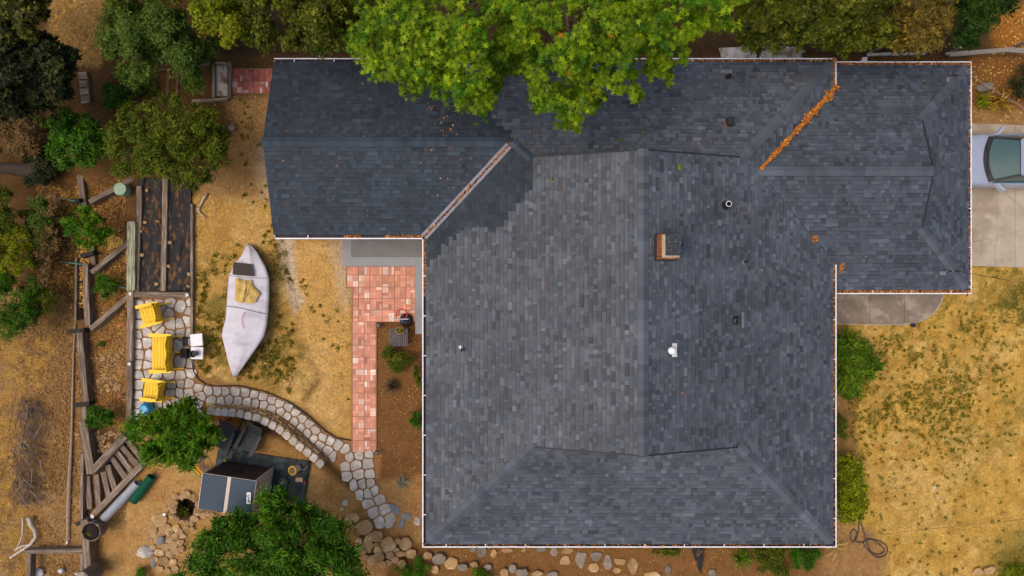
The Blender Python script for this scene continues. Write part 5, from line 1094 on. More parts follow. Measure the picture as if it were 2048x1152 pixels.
pd = thing('concrete_pad', 'pale concrete pad framed in timber beside the brick landing', 'pad', P(440, 160, 0))
MB().prism(PW([(429, 129), (455, 129), (455, 192), (429, 192)], .06), -.1, .06).build('slab', M('patchy_white_concrete', (0.5, 0.45, 0.4), (0.38, 0.33, 0.28), 3, .9, c3=(0.2, 0.1, 0.05), s3=2.5), pd)
for a, b in (((427, 125), (427, 195)), ((459, 125), (459, 196)), ((424, 126), (462, 126)), ((384, 202), (456, 197))): tie('beam', a, b, 5.5, .16, .3, m_tie, pd)
gt = thing('wooden_gate', 'brown plank gate and landing below the dark conifer', 'gate', P(185, 190, -.3))
for i in range(6): tie('plank', (174 + i * 5.2, 150 + i * 1.5), (180 + i * 5.2, 205 + i * 1.2), 4.8, .1 - i * .08, .05, m_tie_red, gt)
for i in range(4): tie('landing_board', (157 + i * 1.5, 152 + i * 16), (173 + i * 2, 150 + i * 16), 14.5, .12, .06, m_tie, gt)
for i in range(3): tie('step_board', (168, 212 + i * 4), (208, 217 + i * 4), 3.5, -.05 - .1 * i, .06, m_tie_red, gt)
lb = thing('compost_bay', 'open timber frame at the bottom left corner holding white bags', 'planter', P(110, 1120, -.4))
for a, b in (((48, 1104), (165, 1102)), ((58, 1108), (56, 1165)), ((162, 1106), (164, 1165))): tie('beam', a, b, 8, -.35 if a[0] < 100 else -.3, .3, m_tie, lb)
# pale concrete strip / pipe on the slope
cs = MB(); cs.tube([P(x, y, gz(x, y) + .05) for x, y in ((151, 640), (147, 710), (145, 800), (143, 880), (139, 960), (137, 1020), (136, 1082))], [.025, .03, .04, .045, .07, .08, .06], 8); tag(cs.build('drain_pipe', M('dusty_pale_pipe', (0.33, 0.25, 0.17), (0.25, 0.18, 0.12), 6, .9)), 'dusty pale pipe running down the left slope beside the timbers', 'pipe')
# ---------------------------------------------------------------- furniture and yard things
m_yellow = M('yellow_painted_wood', (0.80, 0.52, 0.012), (0.74, 0.46, 0.012), 5, .5, rand=.05)
m_blackwood = M('charcoal_plastic_wood', (0.030, 0.034, 0.040), (0.022, 0.025, 0.030), 6, .55, rand=.15)
def adirondack(name, label, cat, loc, rz, width, mat, group=None, bench=False, recline=.15, horizontal=False):
    """front faces local -X"""
    t = thing(name, label, cat, loc, rz, group); hw = width / 2; sw = width - .16
    n = 7
    for i in range(n):
        f = i / (n - 1); x = -.42 + f * .60; z = .38 - f * .11
        MB().box((x, 0, z), (.096, sw, .022), Matrix.Rotation(.18, 3, 'Y')).build('seat_slat', mat, t, local=True, bevel=.006)
    nb = 12 if bench else 6; pitch = sw / nb
    if horizontal:
        for i in range(7):
            f = (i + .5) / 7; MB().box((.2 + recline * 1.25 * f, 0, .28 + .62 * f), (.02, sw, .09), Matrix.Rotation(math.atan2(recline * 1.25, .62), 3, 'Y')).build('back_slat', mat, t, local=True, bevel=.006)
    else:
        for i in range(nb):
            y = -sw / 2 + pitch * (i + .5); u = (y / (sw / 2)); 
            top = .93 - .10 * u * u if not bench else .90 - .07 * abs(math.sin(u * math.pi)) ** 2 + .03 * (1 - abs(u))
            MB().bar((.19, y, .22), (.19 + recline * (top - .22) / .7 - (.10 * u * u if not bench else .07 * abs(math.sin(u * math.pi)) ** 2), y, top), pitch * .97, .022, (1, 0, 0)).build('back_slat', mat, t, local=True, bevel=.006)
        MB().box((.17 + recline * .65 + .025, 0, .68), (.03, sw, .06)).build('back_rail', mat, t, local=True)
    for s in (-1, 1):
        y = s * (hw - .065); ar = MB(); pts = [(-.50, -.055), (-.44, -.075), (-.2, -.07), (.1, -.05), (.36, -.04), (.36, .035), (.1, .05), (-.2, .065), (-.44, .07), (-.50, .045)]
        ar.prism([(a, y + s * b) for a, b in (pts if s > 0 else pts[::-1])], .555, .58); ar.build('arm', mat, t, local=True)
        MB().box((-.38, s * (hw - .10), .275), (.09, .03, .55)).build('front_leg', mat, t, local=True, bevel=.005)
        MB().bar((-.42, s * (hw - .135), .32), (.55, s * (hw - .135), .03), .05, .10).build('rear_leg', mat, t, local=True, bevel=.005)
        MB().box((.31, s * (hw - .10), .38), (.06, .03, .34)).build('arm_post', mat, t, local=True, bevel=.005)
    if bench: MB().bar((-.42, 0, .32), (.55, 0, .03), .05, .10).build('rear_leg', mat, t, local=True, bevel=.005)
    return t
adirondack('garden_chair', 'yellow wooden garden chair turned towards the bed timbers', 'chair', P(318, 627, .05), math.radians(14), .88, m_yellow, 'yellow patio furniture')
adirondack('garden_bench', 'yellow two-seat wooden bench between the yellow chairs', 'bench', P(340, 704, .05), 0.0, 1.50, m_yellow, 'yellow patio furniture', bench=True)
adirondack('garden_chair', 'yellow wooden garden chair beside the blue garden stool', 'chair', P(324, 777, .05), math.radians(-6), .86, m_yellow, 'yellow patio furniture')
adirondack('lounge_chair', 'charcoal reclining chair nearer the stone wall, out from under the tree', 'chair', P(509, 874, .05), math.radians(62), .80, m_blackwood, 'charcoal chairs', recline=.42, horizontal=True)
adirondack('lounge_chair', 'charcoal reclining chair half under the bright green tree', 'chair', P(458, 869, .05), math.radians(66), .80, m_blackwood, 'charcoal chairs', recline=.42, horizontal=True)
# blue ceramic stool
m_blue = M('turquoise_glaze', (0.012, 0.22, 0.46), (0.02, 0.30, 0.55), 7, .25, c3=(0.01, 0.12, 0.3), s3=9)
tag(MB().lathe(P(300, 815, .03), [(.17, 0), (.19, .03), (.24, .2), (.235, .32), (.19, .42), (.17, .44), (.1, .445)], 24).build('garden_stool', m_blue, smooth=True), 'turquoise ceramic stool under the edge of the bright green tree', 'stool')
# two white side tables
m_whiteplastic = M('marbled_white_plastic', (0.74, 0.72, 0.74), (0.64, 0.62, 0.65), 6, .45, c3=(0.25, 0.24, 0.27), s3=11, t3=(.64, .72))
for i, (x, y, rz, lab) in enumerate(((397, 679, .08, 'white marbled side table at the patio edge, the empty one'), (398, 705, -.03, 'white marbled side table carrying the black pot'))):
    t = thing('side_table', lab, 'table', P(x + 7, y - 1, .0), rz, 'white side tables')
    MB().box((0, 0, .43), (.465, .465, .04)).build('table_top', m_whiteplastic, t, local=True, bevel=.018)
    for sx in (-1, 1):
        for sy in (-1, 1): MB().bar((sx * .13, sy * .17, .415), (sx * .05, sy * .15, 0), .04, .04, (1, 0, 0)).build('leg', m_whiteplastic, t, local=True)
p = P(391, 707, .46); pt_ = thing('plant_pot', 'black pot on the white side table', 'pot', p); MB().lathe(p, [(.09, 0), (.13, .18), (.135, .2), (.11, .2), (.10, .12)], 20).build('pot', m_black, pt_, smooth=False)
p = P(373, 706, .05); pb = thing('planter_box', 'square black planter standing on the flagstones beside the white tables', 'planter', p)
MB().box(p + Vector((0, 0, .12)), (.26, .34, .24)).build('box', m_black, pb, bevel=.02); MB().box(p + Vector((0, 0, .243)), (.2, .28, .01)).build('soil', M('dark_potting_soil', (0.02, 0.014, 0.01), rough=1), pb)
p = P(371, 682, .05); gr_ = thing('metal_grate', 'small dark grate lying on the flagstones beside the white tables', 'grate', p)
for i in range(4): MB().box(p + Vector((-.09 + i * .055, 0, .03)), (.03, .33, .03)).build('bar', m_blackwood, gr_)
MB().box(p + Vector((.0, -.12, .01)), (.24, .03, .02)).box(p + Vector((.0, .12, .01)), (.24, .03, .02)).build('cross_bar', m_blackwood, gr_)

# covered boat
m_cover = M('lavender_grey_boat_cover', (0.56, 0.53, 0.58), (0.49, 0.46, 0.51), 2.0, .75, bump=.35, bscale=7, c3=(0.42, 0.39, 0.43), s3=1.4, stretch=(1, 1.6, 1))
def boat():
    Lp = [(494, 488), (486, 508), (470, 530), (459, 551), (456, 590), (453, 634), (448, 655), (444.5, 669), (452, 700), (458, 725), (466, 752)]
    Rp = [(499, 488), (512, 502), (521, 517), (531, 535), (537.5, 557), (537.5, 590), (535.5, 625), (533, 650), (527, 674), (505, 706), (472, 753)]
    n = 34; A, Bb = lerp_edge(Lp, n), lerp_edge(Rp, n); m = 15; zg = .55; V = []
    for i in range(n):
        s = i / (n - 1); wn = math.hypot(Bb[i][0] - A[i][0], Bb[i][1] - A[i][1]); spine = .10 * min(1, wn / 40) + .20 * max(0, (s - .74) / .26) * (1 - s) * 3 + .22 * max(0, 1 - s / .22) * s * 4
        row = []
        for j in range(m):
            f = j / (m - 1)
            if j == 0 or j == m - 1: px, py = (A[i] if j == 0 else Bb[i]); k = .035; px += (px - 495) * k * .2; q = P(px, py, .08); q.x += (-.02 if j == 0 else .02); z = .08
            else:
                g = (j - 1) / (m - 3); px, py = A[i][0] * (1 - g) + Bb[i][0] * g, A[i][1] * (1 - g) + Bb[i][1] * g
                peak = .5 + .25 * max(0, (s - .7) / .3); h = max(0, 1 - abs(g - peak) / max(peak, 1 - peak)); wr = (float(vnoise(np.array([i * .22 + g * .6]), np.array([g * 2.2]), 5, 3)[0]) - .5) * .10 * math.sin(math.pi * g) + math.sin(i * 1.15 + g * 2) * .012 * math.sin(math.pi * g)
                end = min(1, min(s, 1 - s) / .10); z = zg * (.45 + .55 * end) + spine * h + wr - (.02 if s in (0, 1) else 0); q = P(px, py, z)
            row.append((q.x, q.y, z))
        V += row
    idx = np.arange(n * m).reshape(n, m); Fc = np.stack([idx[:-1, :-1], idx[:-1, 1:], idx[1:, 1:], idx[1:, :-1]], -1).reshape(-1, 4)
    t = thing('covered_boat', 'boat under a pale lavender-grey cover lying on the dry lawn', 'boat', P(490, 620, 0))
    o = link('cover', npmesh('cover', np.array(V), Fc, m_cover, smooth=True), t); md = o.modifiers.new('thickness', 'SOLIDIFY'); md.thickness = .008; md.offset = -1
    hull = MB(); hull.prism([((P(x, y, .3) - P(492, 620, .3)) * .9 + P(492, 620, .3))[:2] for x, y in lerp_edge(Lp, 10)] + [((P(x, y, .3) - P(492, 620, .3)) * .9 + P(492, 620, .3))[:2] for x, y in lerp_edge(Rp, 10)][::-1], -.05, .3); hull.build('hull', m_black, t)
    m_red = M('red_cord', (0.5, 0.03, 0.06), rough=.6); MB().tube([P(x, y, .70) for x, y in ((489, 624), (486, 630), (484, 640), (485, 650), (488, 657))], .011, 6).build('strap', m_red, t)
    MB().tube([P(453, 612, .60), P(480, 616, .70), P(500, 621, .71), P(535, 629, .60)], .012, 5).build('seam', M('dark_seam', (0.16, 0.14, 0.18), rough=.8), t); MB().tube([P(459, 551, .59), P(498, 556, .69), P(536, 556, .59)], .008, 5).build('seam', MATS['dark_seam'], t)
boat()
m_mat = M('brown_rubber_mat', (0.055, 0.042, 0.034), (0.035, 0.028, 0.024), 20, .9, c3=(0.28, 0.16, 0.07), s3=16, t3=(.66, .74))
o = MB().hexa([P(465, 549, .69), P(508, 553, .69), P(504, 528, .72), P(467, 524.5, .72), P(465, 549, .71), P(508, 553, .71), P(504, 528, .74), P(467, 524.5, .74)]).build('door_mat', m_mat); tag(o, 'dark brown mat lying across the boat cover', 'mat')
m_tancloth = M('mustard_canvas', (0.53, 0.37, 0.12), (0.43, 0.28, 0.08), 5, .9, bump=.5)
def cloth():
    outs = [(471, 556), (492, 561), (503, 559), (506, 570), (521, 588), (515, 594), (511, 605), (499, 608), (487, 605), (478, 606), (469, 600), (470, 580)]; rings = 5; n = len(outs) * 3; edge = lerp_edge(outs + [outs[0]], n + 1)[:n]; c = (490, 582); V = []
    for r in range(rings):
        f = 1 - r / rings
        for i, (x, y) in enumerate(edge):
            px, py = c[0] + (x - c[0]) * f, c[1] + (y - c[1]) * f; z = .69 + (.05 if r else 0) + .03 * math.sin(px * .45 + py * .1) * (1 if r else 0) + .025 * math.sin(px * .16 - py * .3) * (1 if r else 0); q = P(px, py, z); V.append((q.x, q.y, z))
    q = P(*c, .76); V.append((q.x, q.y, .76)); F4 = [(r * n + i, r * n + (i + 1) % n, (r + 1) * n + (i + 1) % n, (r + 1) * n + i) for r in range(rings - 1) for i in range(n)] + [((rings - 1) * n + i, (rings - 1) * n + (i + 1) % n, rings * n) for i in range(n)]
    me = bpy.data.meshes.new('work_jacket'); me.from_pydata(V, [], F4); me.materials.append(m_tancloth); me.polygons.foreach_set('use_smooth', [True] * len(F4))
    t = thing('work_jacket', 'crumpled mustard canvas cloth on the boat cover', 'cloth', P(490, 582, .69)); link('cloth_body', me, t)
    MB().tube([P(x, y, .775) for x, y in ((492, 562), (490, 580), (485, 604))], .016, 6).build('fold', m_tancloth, t, smooth=True); MB().tube([P(x, y, .77) for x, y in ((503, 562), (498, 578), (495, 586), (489, 598))], .014, 6).build('fold', m_tancloth, t, smooth=True)
cloth()

# storage shed
def shed():
    FL, FR = P(450, 920, 0), P(549, 935, 0); ax = (FR - FL); L = ax.length; rz = math.atan2(ax.y, ax.x); D = 1.27; Hh = 1.72
    t = thing('storage_shed', 'beige storage shed with slate blue double lid and dark doors', 'shed', FL, rz)
    m_beige = M('beige_plastic', (0.56, 0.46, 0.39), (0.50, 0.41, 0.345), 3, .6); m_door = M('dark_brown_plastic', (0.050, 0.036, 0.030), (0.04, 0.029, 0.025), 3, .55); m_lid = M('slate_blue_lid', (0.040, 0.062, 0.090), (0.034, 0.053, 0.078), 2.5, .6, bump=.1, bscale=80, spec=.2)
    # local: x along the front, y away from the front is negative
    for x in (.02, L - .02):
        MB().box((x, -D / 2, Hh / 2), (.04, D, Hh)).build('side_wall', m_beige, t, local=True)
        for k in range(11): MB().box((x + (.024 if x > 1 else -.024), -.08 - k * .105, Hh * .5), (.012, .05, Hh * .8)).build('rib', m_beige, t, local=True)
    MB().box((L / 2, -D + .02, Hh / 2), (L - .08, .04, Hh)).build('back_wall', m_beige, t, local=True)
    for s in (0, 1): 
        d = MB().box((.04 + (L - .08) * (.25 + .5 * s), -.03, Hh * .48), ((L - .08) / 2 - .008, .04, Hh * .94)).build('door', m_door, t, local=True, bevel=.008)
        link('handle', MB().box((0, 0, 0), (.05, .05, .22)).mesh('handle', m_black), d, True, loc=(L / 2 + (-.07 if s == 0 else .07), .01, Hh * .60))
    for x in (.03, L - .03): MB().box((x, -.005, Hh / 2), (.06, .05, Hh)).build('door_frame', m_beige, t, local=True)
    tilt = Matrix.Rotation(.05, 3, 'X')
    lid = MB().box((L / 2, -D / 2 - .01, Hh + .025), (L + .04, D + .06, .05), tilt).build('lid_frame', m_beige, t, local=True, bevel=.012)
    for s in (0, 1): MB().box((L / 2 + (s - .5) * (L / 2 + .06), -D / 2 - .01, Hh + .055), (L / 2 - .075, D + .03, .03), tilt).build('lid', m_lid, t, local=True, bevel=.01)
    p = t.matrix_basis @ Vector((L - .16, -.62, Hh + .085)); pk = thing('paper_packet', 'white and navy packet lying on the slate blue shed lid', 'packet', p, rz + .12)
    MB().box((0, 0, .015), (.16, .42, .03)).build('wrapper', M('white_wrapper', (0.72, 0.72, 0.75), rough=.4), pk, local=True, bevel=.01); MB().tube([(0.02, .1, .034), (-.03, .12, .034), (-.04, .06, .034), (0, .03, .034), (0, -.08, .034)], .012, 6).build('printed_hook', M('navy_print', (0.03, 0.05, 0.16), rough=.5), pk, local=True)
shed()
# bucket
p = P(596, 936, .05); bk = thing('bucket', 'white bucket with yellow rim on the weed sheet', 'bucket', p); bk.rotation_euler = (0, -.25, 0)
m_bkt = M('white_bucket_plastic', (0.66, 0.62, 0.56), (0.55, 0.5, 0.44), 8, .5); m_yb = M('yellow_bucket_rim', (0.72, 0.42, 0.02), (0.66, 0.36, 0.02), 8, .5)
MB().lathe((0, 0, 0), [(.13, 0), (.155, .36), (.145, .36), (.12, .06), (.02, .05)], 24, True).build('bucket_body', m_bkt, bk, local=True, smooth=False); MB().lathe((0, 0, 0), [(.160, .30), (.178, .31), (.178, .385), (.14, .385), (.138, .30)], 24, False).build('rim', m_yb, bk, local=True)
MB().tube([(.16, 0, .36), (.22, .0, .2), (.33, -.02, .1), (.42, .08, .06)], .006, 5).build('handle', m_bkt, bk, local=True)
# things beside the shed
p = P(600, 958, .05); bx_ = thing('wooden_crate', 'small pale crate beside the shed on the weed sheet', 'crate', p); MB().box(p + Vector((0, 0, .06)), (.28, .16, .12)).build('crate_body', M('pale_crate_wood', (0.5, 0.36, 0.25), (0.42, 0.28, 0.18), 8, .8), bx_, bevel=.008); MB().box(p + Vector((-.0, .085, .09)), (.26, .012, .05)).build('label_strip', M('rust_label', (0.42, 0.10, 0.04), rough=.6), bx_)
p = P(611, 964, .05); tag(MB().lathe(p, [(.035, 0), (.04, .05), (.04, .1), (.02, .12), (.01, .12)], 12).build('spray_can', M('red_can', (0.55, 0.03, 0.03), rough=.35), smooth=True), 'small red can beside the pale crate', 'can')
p = P(568, 962, .05); bn = thing('net_bundle', 'grey bundle of netting between shed and crate', 'netting', p)
MB().lathe(p, [(.05, 0), (.2, .04), (.19, .16), (.12, .24), (.03, .27)], 14).build('bundle', M('grey_netting', (0.13, 0.13, 0.13), (0.06, 0.06, 0.06), 14, .9, bump=.9), bn, smooth=True); MB().tube([p + Vector((-.1, -.1, .2)), p + Vector((0, 0, .29)), p + Vector((.12, .08, .19))], .012, 5).build('tie', m_white, bn)
m_wood_y = M('yellow_tool_handle', (0.66, 0.38, 0.03), rough=.5)
t = thing('push_broom', 'yellow handled tool leaning behind the shed', 'tool', P(395, 938, .05)); MB().tube([P(390, 927, .35), P(404, 946, .6)], .028, 8).build('handle', m_wood_y, t); MB().box(P(388, 926, .34), (.18, .1, .08)).build('tool_head', m_black, t)
t = thing('long_handle', 'thick yellow and orange pole behind the shed', 'tool', P(397, 944, .05)); MB().tube([P(389, 938, .3), P(402, 950, .6)], .05, 8).build('pole', M('orange_pole', (0.66, 0.27, 0.02), rough=.5), t); MB().tube([P(386, 935, .28), P(389, 938, .3)], .055, 8).build('grip', m_wood_y, t)
t = thing('garden_stake', 'green pole behind the shed', 'tool', P(390, 946, .05)); MB().tube([P(383, 940, .3), P(402, 955, .6)], .022, 8).build('pole', M('green_pole', (0.03, 0.25, 0.09), rough=.5), t); MB().lathe(P(383, 940, .3), [(.03, -.02), (.034, .02), (.02, .04)], 8).build('cap', m_black, t)
t = thing('hand_broom', 'blue broom with black bristle head behind the shed', 'broom', P(407, 930, .05)); MB().tube([P(406, 919, .2), P(408, 944, .5)], .02, 8).build('handle', M('blue_handle', (0.05, 0.13, 0.34), rough=.5), t); MB().box(P(405, 915, .12), (.2, .12, .1)).build('broom_head', m_black, t, bevel=.02); MB().box(P(413, 937, .3), (.14, .1, .05)).build('dustpan', m_flash, t, bevel=.015)
t = thing('glove_pair', 'yellow gloves lying on the weed sheet behind the shed', 'gloves', P(448, 927, .08)); m_lem = M('lemon_cloth', (0.75, 0.66, 0.03), rough=.7)
MB().tube([P(443, 932, .12), P(447, 929, .17), P(450, 924, .15), P(449, 919, .12)], [.05, .06, .04, .02], 8).build('glove', m_lem, t, smooth=True); MB().tube([P(449, 930, .12), P(452, 925, .16), P(452, 921, .14)], [.03, .045, .02], 8).build('glove', m_lem, t, smooth=True)
# wire rolls
m_wire = M('silver_wire', (0.62, 0.64, 0.68), (0.5, 0.52, 0.56), 8, .4, metal=.3); m_gmesh = M('green_coated_mesh', (0.012, 0.17, 0.075), (0.006, 0.09, 0.04), 30, .5)
def roll(name, label, a, b, r, m_, core, rings, bars):
    A, Bp = P(a[0], a[1], r + .05), P(b[0], b[1], r + .05); t = thing(name, label, 'wire roll', A.lerp(Bp, .5) - Vector((0, 0, r))); d = (Bp - A).normalized(); u = Vector((0, 0, 1)); v = d.cross(u)
    if core: MB().tube([A, Bp], r * .9, 18, False).build('rolled_sheet', core, t, smooth=True)
    w_ = MB()
    for i in range(rings + 1):
        c = A.lerp(Bp, i / rings); pts_ = [c + (u * math.cos(k * math.pi / 9) + v * math.sin(k * math.pi / 9)) * r for k in range(19)]; w_.tube(pts_, .006, 4, False)
    for k in range(bars): an = 2 * math.pi * k / bars; o = (u * math.cos(an) + v * math.sin(an)) * r; w_.tube([A + o, Bp + o], .006, 4, False)
    w_.build('wire_mesh', m_, t)
roll('wire_roll', 'silver wire mesh roll lying along the timber steps', (275, 966), (208, 1037), .15, m_wire, M('dull_silver_roll', (0.42, 0.44, 0.47), (0.3, 0.32, 0.35), 6, .6), 30, 12)
roll('wire_roll', 'green coated mesh roll beside the silver roll', (303, 953), (266, 1003), .16, m_gmesh, M('green_roll_core', (0.008, 0.12, 0.055), (0.005, 0.075, 0.035), 26, .6), 34, 20)
# barrel and log
p = P(200, 1053, .05); br = thing('barrel_planter', 'grey wooden half barrel with dark soil at the foot of the steps', 'planter', p)
for k in range(16):
    a = 2 * math.pi * k / 16; d = Vector((math.cos(a), math.sin(a), 0)); tn_ = Vector((-d.y, d.x, 0)); vs_ = []
    for z, r in ((0, .30), (.55, .36)):
        for rr in (r - .035, r):
            for s in (-1, 1): vs_.append(p + d * rr + tn_ * (s * rr * math.tan(math.pi / 16) * .97) + Vector((0, 0, z)))
    MB().add(vs_, [(0, 1, 5, 4), (3, 2, 6, 7), (1, 3, 7, 5), (2, 0, 4, 6), (4, 5, 7, 6)]).build('stave', m_tie, br)
MB().lathe(p, [(.322, .12), (.33, .12), (.335, .17), (.328, .17)], 24, False).lathe(p, [(.352, .42), (.362, .42), (.368, .47), (.358, .47)], 24, False).build('hoop', m_flash, br); MB().lathe(p, [(.3, .3), (.33, .44), (.01, .46)], 20).build('soil', MATS['dark_potting_soil'], br, smooth=True)
p = P(192, 1140, .03); lg = thing('log_stump', 'cut log standing on end at the bottom left', 'log', p); lm = MB(); lm.tube([p, p + Vector((0, .0, .35)), p + Vector((-.04, 0, .75))], [.3, .28, .265], 16); lm.build('log_body', M('grey_log_bark', (0.17, 0.14, 0.115), (0.09, 0.07, 0.06), 9, .95, bump=.8, stretch=(1, 1, .15)), lg); MB().lathe(p + Vector((-.04, 0, .75)), [(.262, -.01), (.25, .008), (.02, .012)], 16).build('cut_face', M('log_end_grain', (0.34, 0.28, 0.2), (0.24, 0.19, 0.13), 9, .9), lg)
# green tank
p = P(256, 382, -.1); tk = thing('water_tank', 'pale green round drum with flat lid beside the diagonal timber', 'drum', p); m_gt = M('pale_green_plastic', (0.235, 0.33, 0.225), (0.20, 0.29, 0.195), 5, .55); MB().lathe(p, [(.21, 0), (.235, .1), (.235, .45), (.225, .5)], 24).build('drum_body', m_gt, tk, smooth=True); MB().lathe(p, [(.245, .48), (.245, .53), (.225, .545), (.215, .535), (.01, .54)], 28).build('lid', m_gt, tk)
# kid's basketball hoop
p = P(813, 640, .05); hp = thing('toy_basketball_hoop', 'toy basketball hoop with red rim on the brick patio', 'toy', p)
bs_ = MB(); bs_.lathe(p, [(.25, 0), (.26, .05), (.24, .14), (.12, .2), (.05, .22)], 20); bs_.build('base', m_black, hp, smooth=True); MB().tube([p + Vector((0, .0, .15)), p + Vector((0, .02, 1.1))], .035, 10).build('pole', M('blue_pole', (0.03, 0.06, 0.3), rough=.4), hp)
MB().box(p + Vector((-.04, .09, 1.05)), (.62, .03, .42)).build('backboard', M('grey_white_board', (0.55, 0.57, 0.6), (0.45, 0.47, 0.5), 6, .4), hp, bevel=.012)
c = p + Vector((-.03, .13, .93)); MB().tube([c + Vector((.2 * math.cos(a), .05 + .22 * math.sin(a) + .05, 0)) for a in [-.45 + k * (math.pi + .9) / 16 for k in range(17)]], .022, 8).build('rim', M('red_rim', (0.58, 0.02, 0.035), rough=.4), hp, smooth=True)
# slatted table with a small succulent box
tx = P(801, 673, 0); sl = thing('slatted_table', 'charcoal slatted outdoor table beside the toy hoop', 'table', tx)
for i in range(11): MB().box((tx.x - .33 + i * .066, tx.y, .5), (.040, .66, .03)).build('slat', M('charcoal_slat', (0.10, 0.10, 0.11), (0.075, 0.075, 0.085), 5, .7, rand=.15), sl)
MB().box((tx.x, tx.y + .25, .465), (.7, .05, .04)).box((tx.x, tx.y - .25, .465), (.7, .05, .04)).build('rail', MATS['charcoal_slat'], sl)
for sx in (-1, 1):
    for sy in (-1, 1): MB().box((tx.x + sx * .28, tx.y + sy * .25, .225), (.05, .05, .45)).build('leg', MATS['charcoal_slat'], sl)
p = P(800, 661, .515); sb = thing('planter_box', 'small wooden succulent box on the slatted table', 'planter', p); q = MB()
for sx, sy, wx, wy in ((-.13, 0, .015, .2), (.13, 0, .015, .2), (0, .1, .26, .015), (0, -.1, .26, .015)): q.box(p + Vector((sx, sy, .05)), (wx, wy, .1))
q.build('box', M('pale_box_wood', (0.42, 0.24, 0.10), rough=.8), sb); MB().box(p + Vector((0, 0, .04)), (.25, .19, .07)).build('soil', MATS['dark_potting_soil'], sb)
link('succulent', leaf_mesh('succulent', leaf_arrays([(np.array(p + Vector((.04, .02, .12))), .07, .06, .06), (np.array(p + Vector((-.06, -.03, .09))), .05, .05, .04)], 90, 'round', .06), m_yellowgreen), sb)['kind'] = 'stuff'
for x, y, lab in ((760, 650, 'small dark path light at the inner corner of the brick walkway'), (756, 902, 'small dark path light at the lower end of the brick walkway'), (1819, 650, 'small dark path light at the rounded end of the concrete walk')):
    p = P(x, y, .0); t = thing('path_light', lab, 'light', p, group='path lights'); MB().bar(p, p + Vector((0, 0, .25)), .03, .03, (1, 0, 0)).build('stake', m_black, t); MB().box(p + Vector((0, 0, .25)), (.15, .15, .09)).build('lamp_head', m_black, t, bevel=.015); MB().box(p + Vector((0, 0, .298)), (.1, .1, .006)).build('solar_panel', M('solar_panel', (0.02, 0.025, 0.06), rough=.2), t)
# red and orange pot by the spreading tree
p = P(449, 326, .02); rp = thing('flower_pot', 'red and orange pot under the edge of the wide olive green tree', 'pot', p); MB().lathe(p, [(.11, 0), (.15, .2), (.165, .21), (.16, .24), (.14, .24), (.125, .1)], 18).build('pot', M('orange_glaze', (0.6, 0.22, 0.05), rough=.4), rp); MB().lathe(p, [(.135, .2), (.06, .215), (.005, .215)], 16).build('red_fill', M('red_fill', (0.5, 0.015, 0.02), rough=.7), rp)
# bleached branches, brush pile, fallen trunk
m_drift = M('bleached_wood', (0.50, 0.43, 0.37), (0.36, 0.3, 0.25), 8, .8, bump=.4)
def stick(name, label, pts_, r, mat, cat='branch', group=None, z=.06, prongs=()):
    t = thing(name, label, cat, P(pts_[0][0], pts_[0][1], gz(*pts_[0])), group=group); n = len(pts_); MB().tube([P(x, y, gz(x, y) + z + .03 * math.sin(i * 2)) for i, (x, y) in enumerate(pts_)], [r * (1 - .6 * i / (n - 1)) for i in range(n)], 8).build('limb', mat, t, smooth=True)
    for pr_ in prongs: MB().tube([P(x, y, gz(x, y) + z + .02) for x, y in pr_], r * .4, 6).build('twig', mat, t, smooth=True)
stick('driftwood_branch', 'thick bleached curved branch on the left slope', [(58, 1035), (62, 1050), (70, 1060), (72, 1075), (62, 1088), (48, 1098), (32, 1108), (20, 1116)], .10, m_drift, prongs=[[(60, 1089), (44, 1092), (30, 1100)]])
stick('driftwood_branch', 'thinner bleached branch beside the thick curved one', [(46, 1034), (46, 1050), (45, 1068), (40, 1085), (30, 1102)], .05, m_drift)
stick('fallen_branch', 'pale crooked branch lying at the lawn edge beside the planter', [(414, 388), (407, 398), (399, 414), (397, 422), (402, 428), (412, 436)], .05, m_drift, prongs=[[(400, 413), (392, 420)]])
stick('fallen_branch', 'grey bare branch in the top left conifer', [(60, -5), (54, 20), (50, 35), (43, 52), (38, 66)], .06, m_bark_pale, z=3.6, prongs=[[(50, 35), (62, 45)], [(43, 52), (52, 58)]])
stick('bare_branch', 'pale dead branch at the left edge above the fallen trunk', [(-10, 250), (10, 245), (28, 250), (40, 262)], .04, m_bark_pale, z=.7, prongs=[[(10, 245), (20, 235)], [(28, 250), (60, 240)]])
stick('fallen_log', 'thick dark fallen trunk at the left edge', [(95, 340), (70, 342), (30, 338), (-30, 335)], .42, M('dark_trunk_bark', (0.05, 0.034, 0.026), (0.028, 0.02, 0.015), 6, .95, bump=.9, stretch=(1, 3, 3)), 'log', z=.25, prongs=[[(70, 342), (82, 322), (88, 310)]])
bp_ = thing('brush_pile', 'heap of dead brown twigs on the left slope', 'brush pile', P(55, 900, gz(55, 900))); tw_ = MB()
for i in range(620):
    f = R.random(); x, y = R.gauss(58 - 12 * f, 16), 790 + 215 * f; a = R.gauss(1.3, .7); L = R.uniform(8, 30); z0 = gz(x, y) + R.uniform(.02, .45) * math.exp(-((x - 52) / 22) ** 2); dx, dy = L * math.cos(a), L * math.sin(a); z1 = gz(x + dx, y + dy) + R.uniform(.02, .4)
    tw_.tn = R.uniform(.5, 1.5); tw_.tube([P(x, y, z0), P(x + dx * .5 + R.gauss(0, 2), y + dy * .5, (z0 + z1) / 2 + .03), P(x + dx, y + dy, z1)], [.012, .009, .004], 4, False)
tw_.build('twigs', M('dead_twigs', (0.19, 0.135, 0.105), (0.12, 0.08, 0.06), 5, .95, tone=True), bp_)['kind'] = 'stuff'
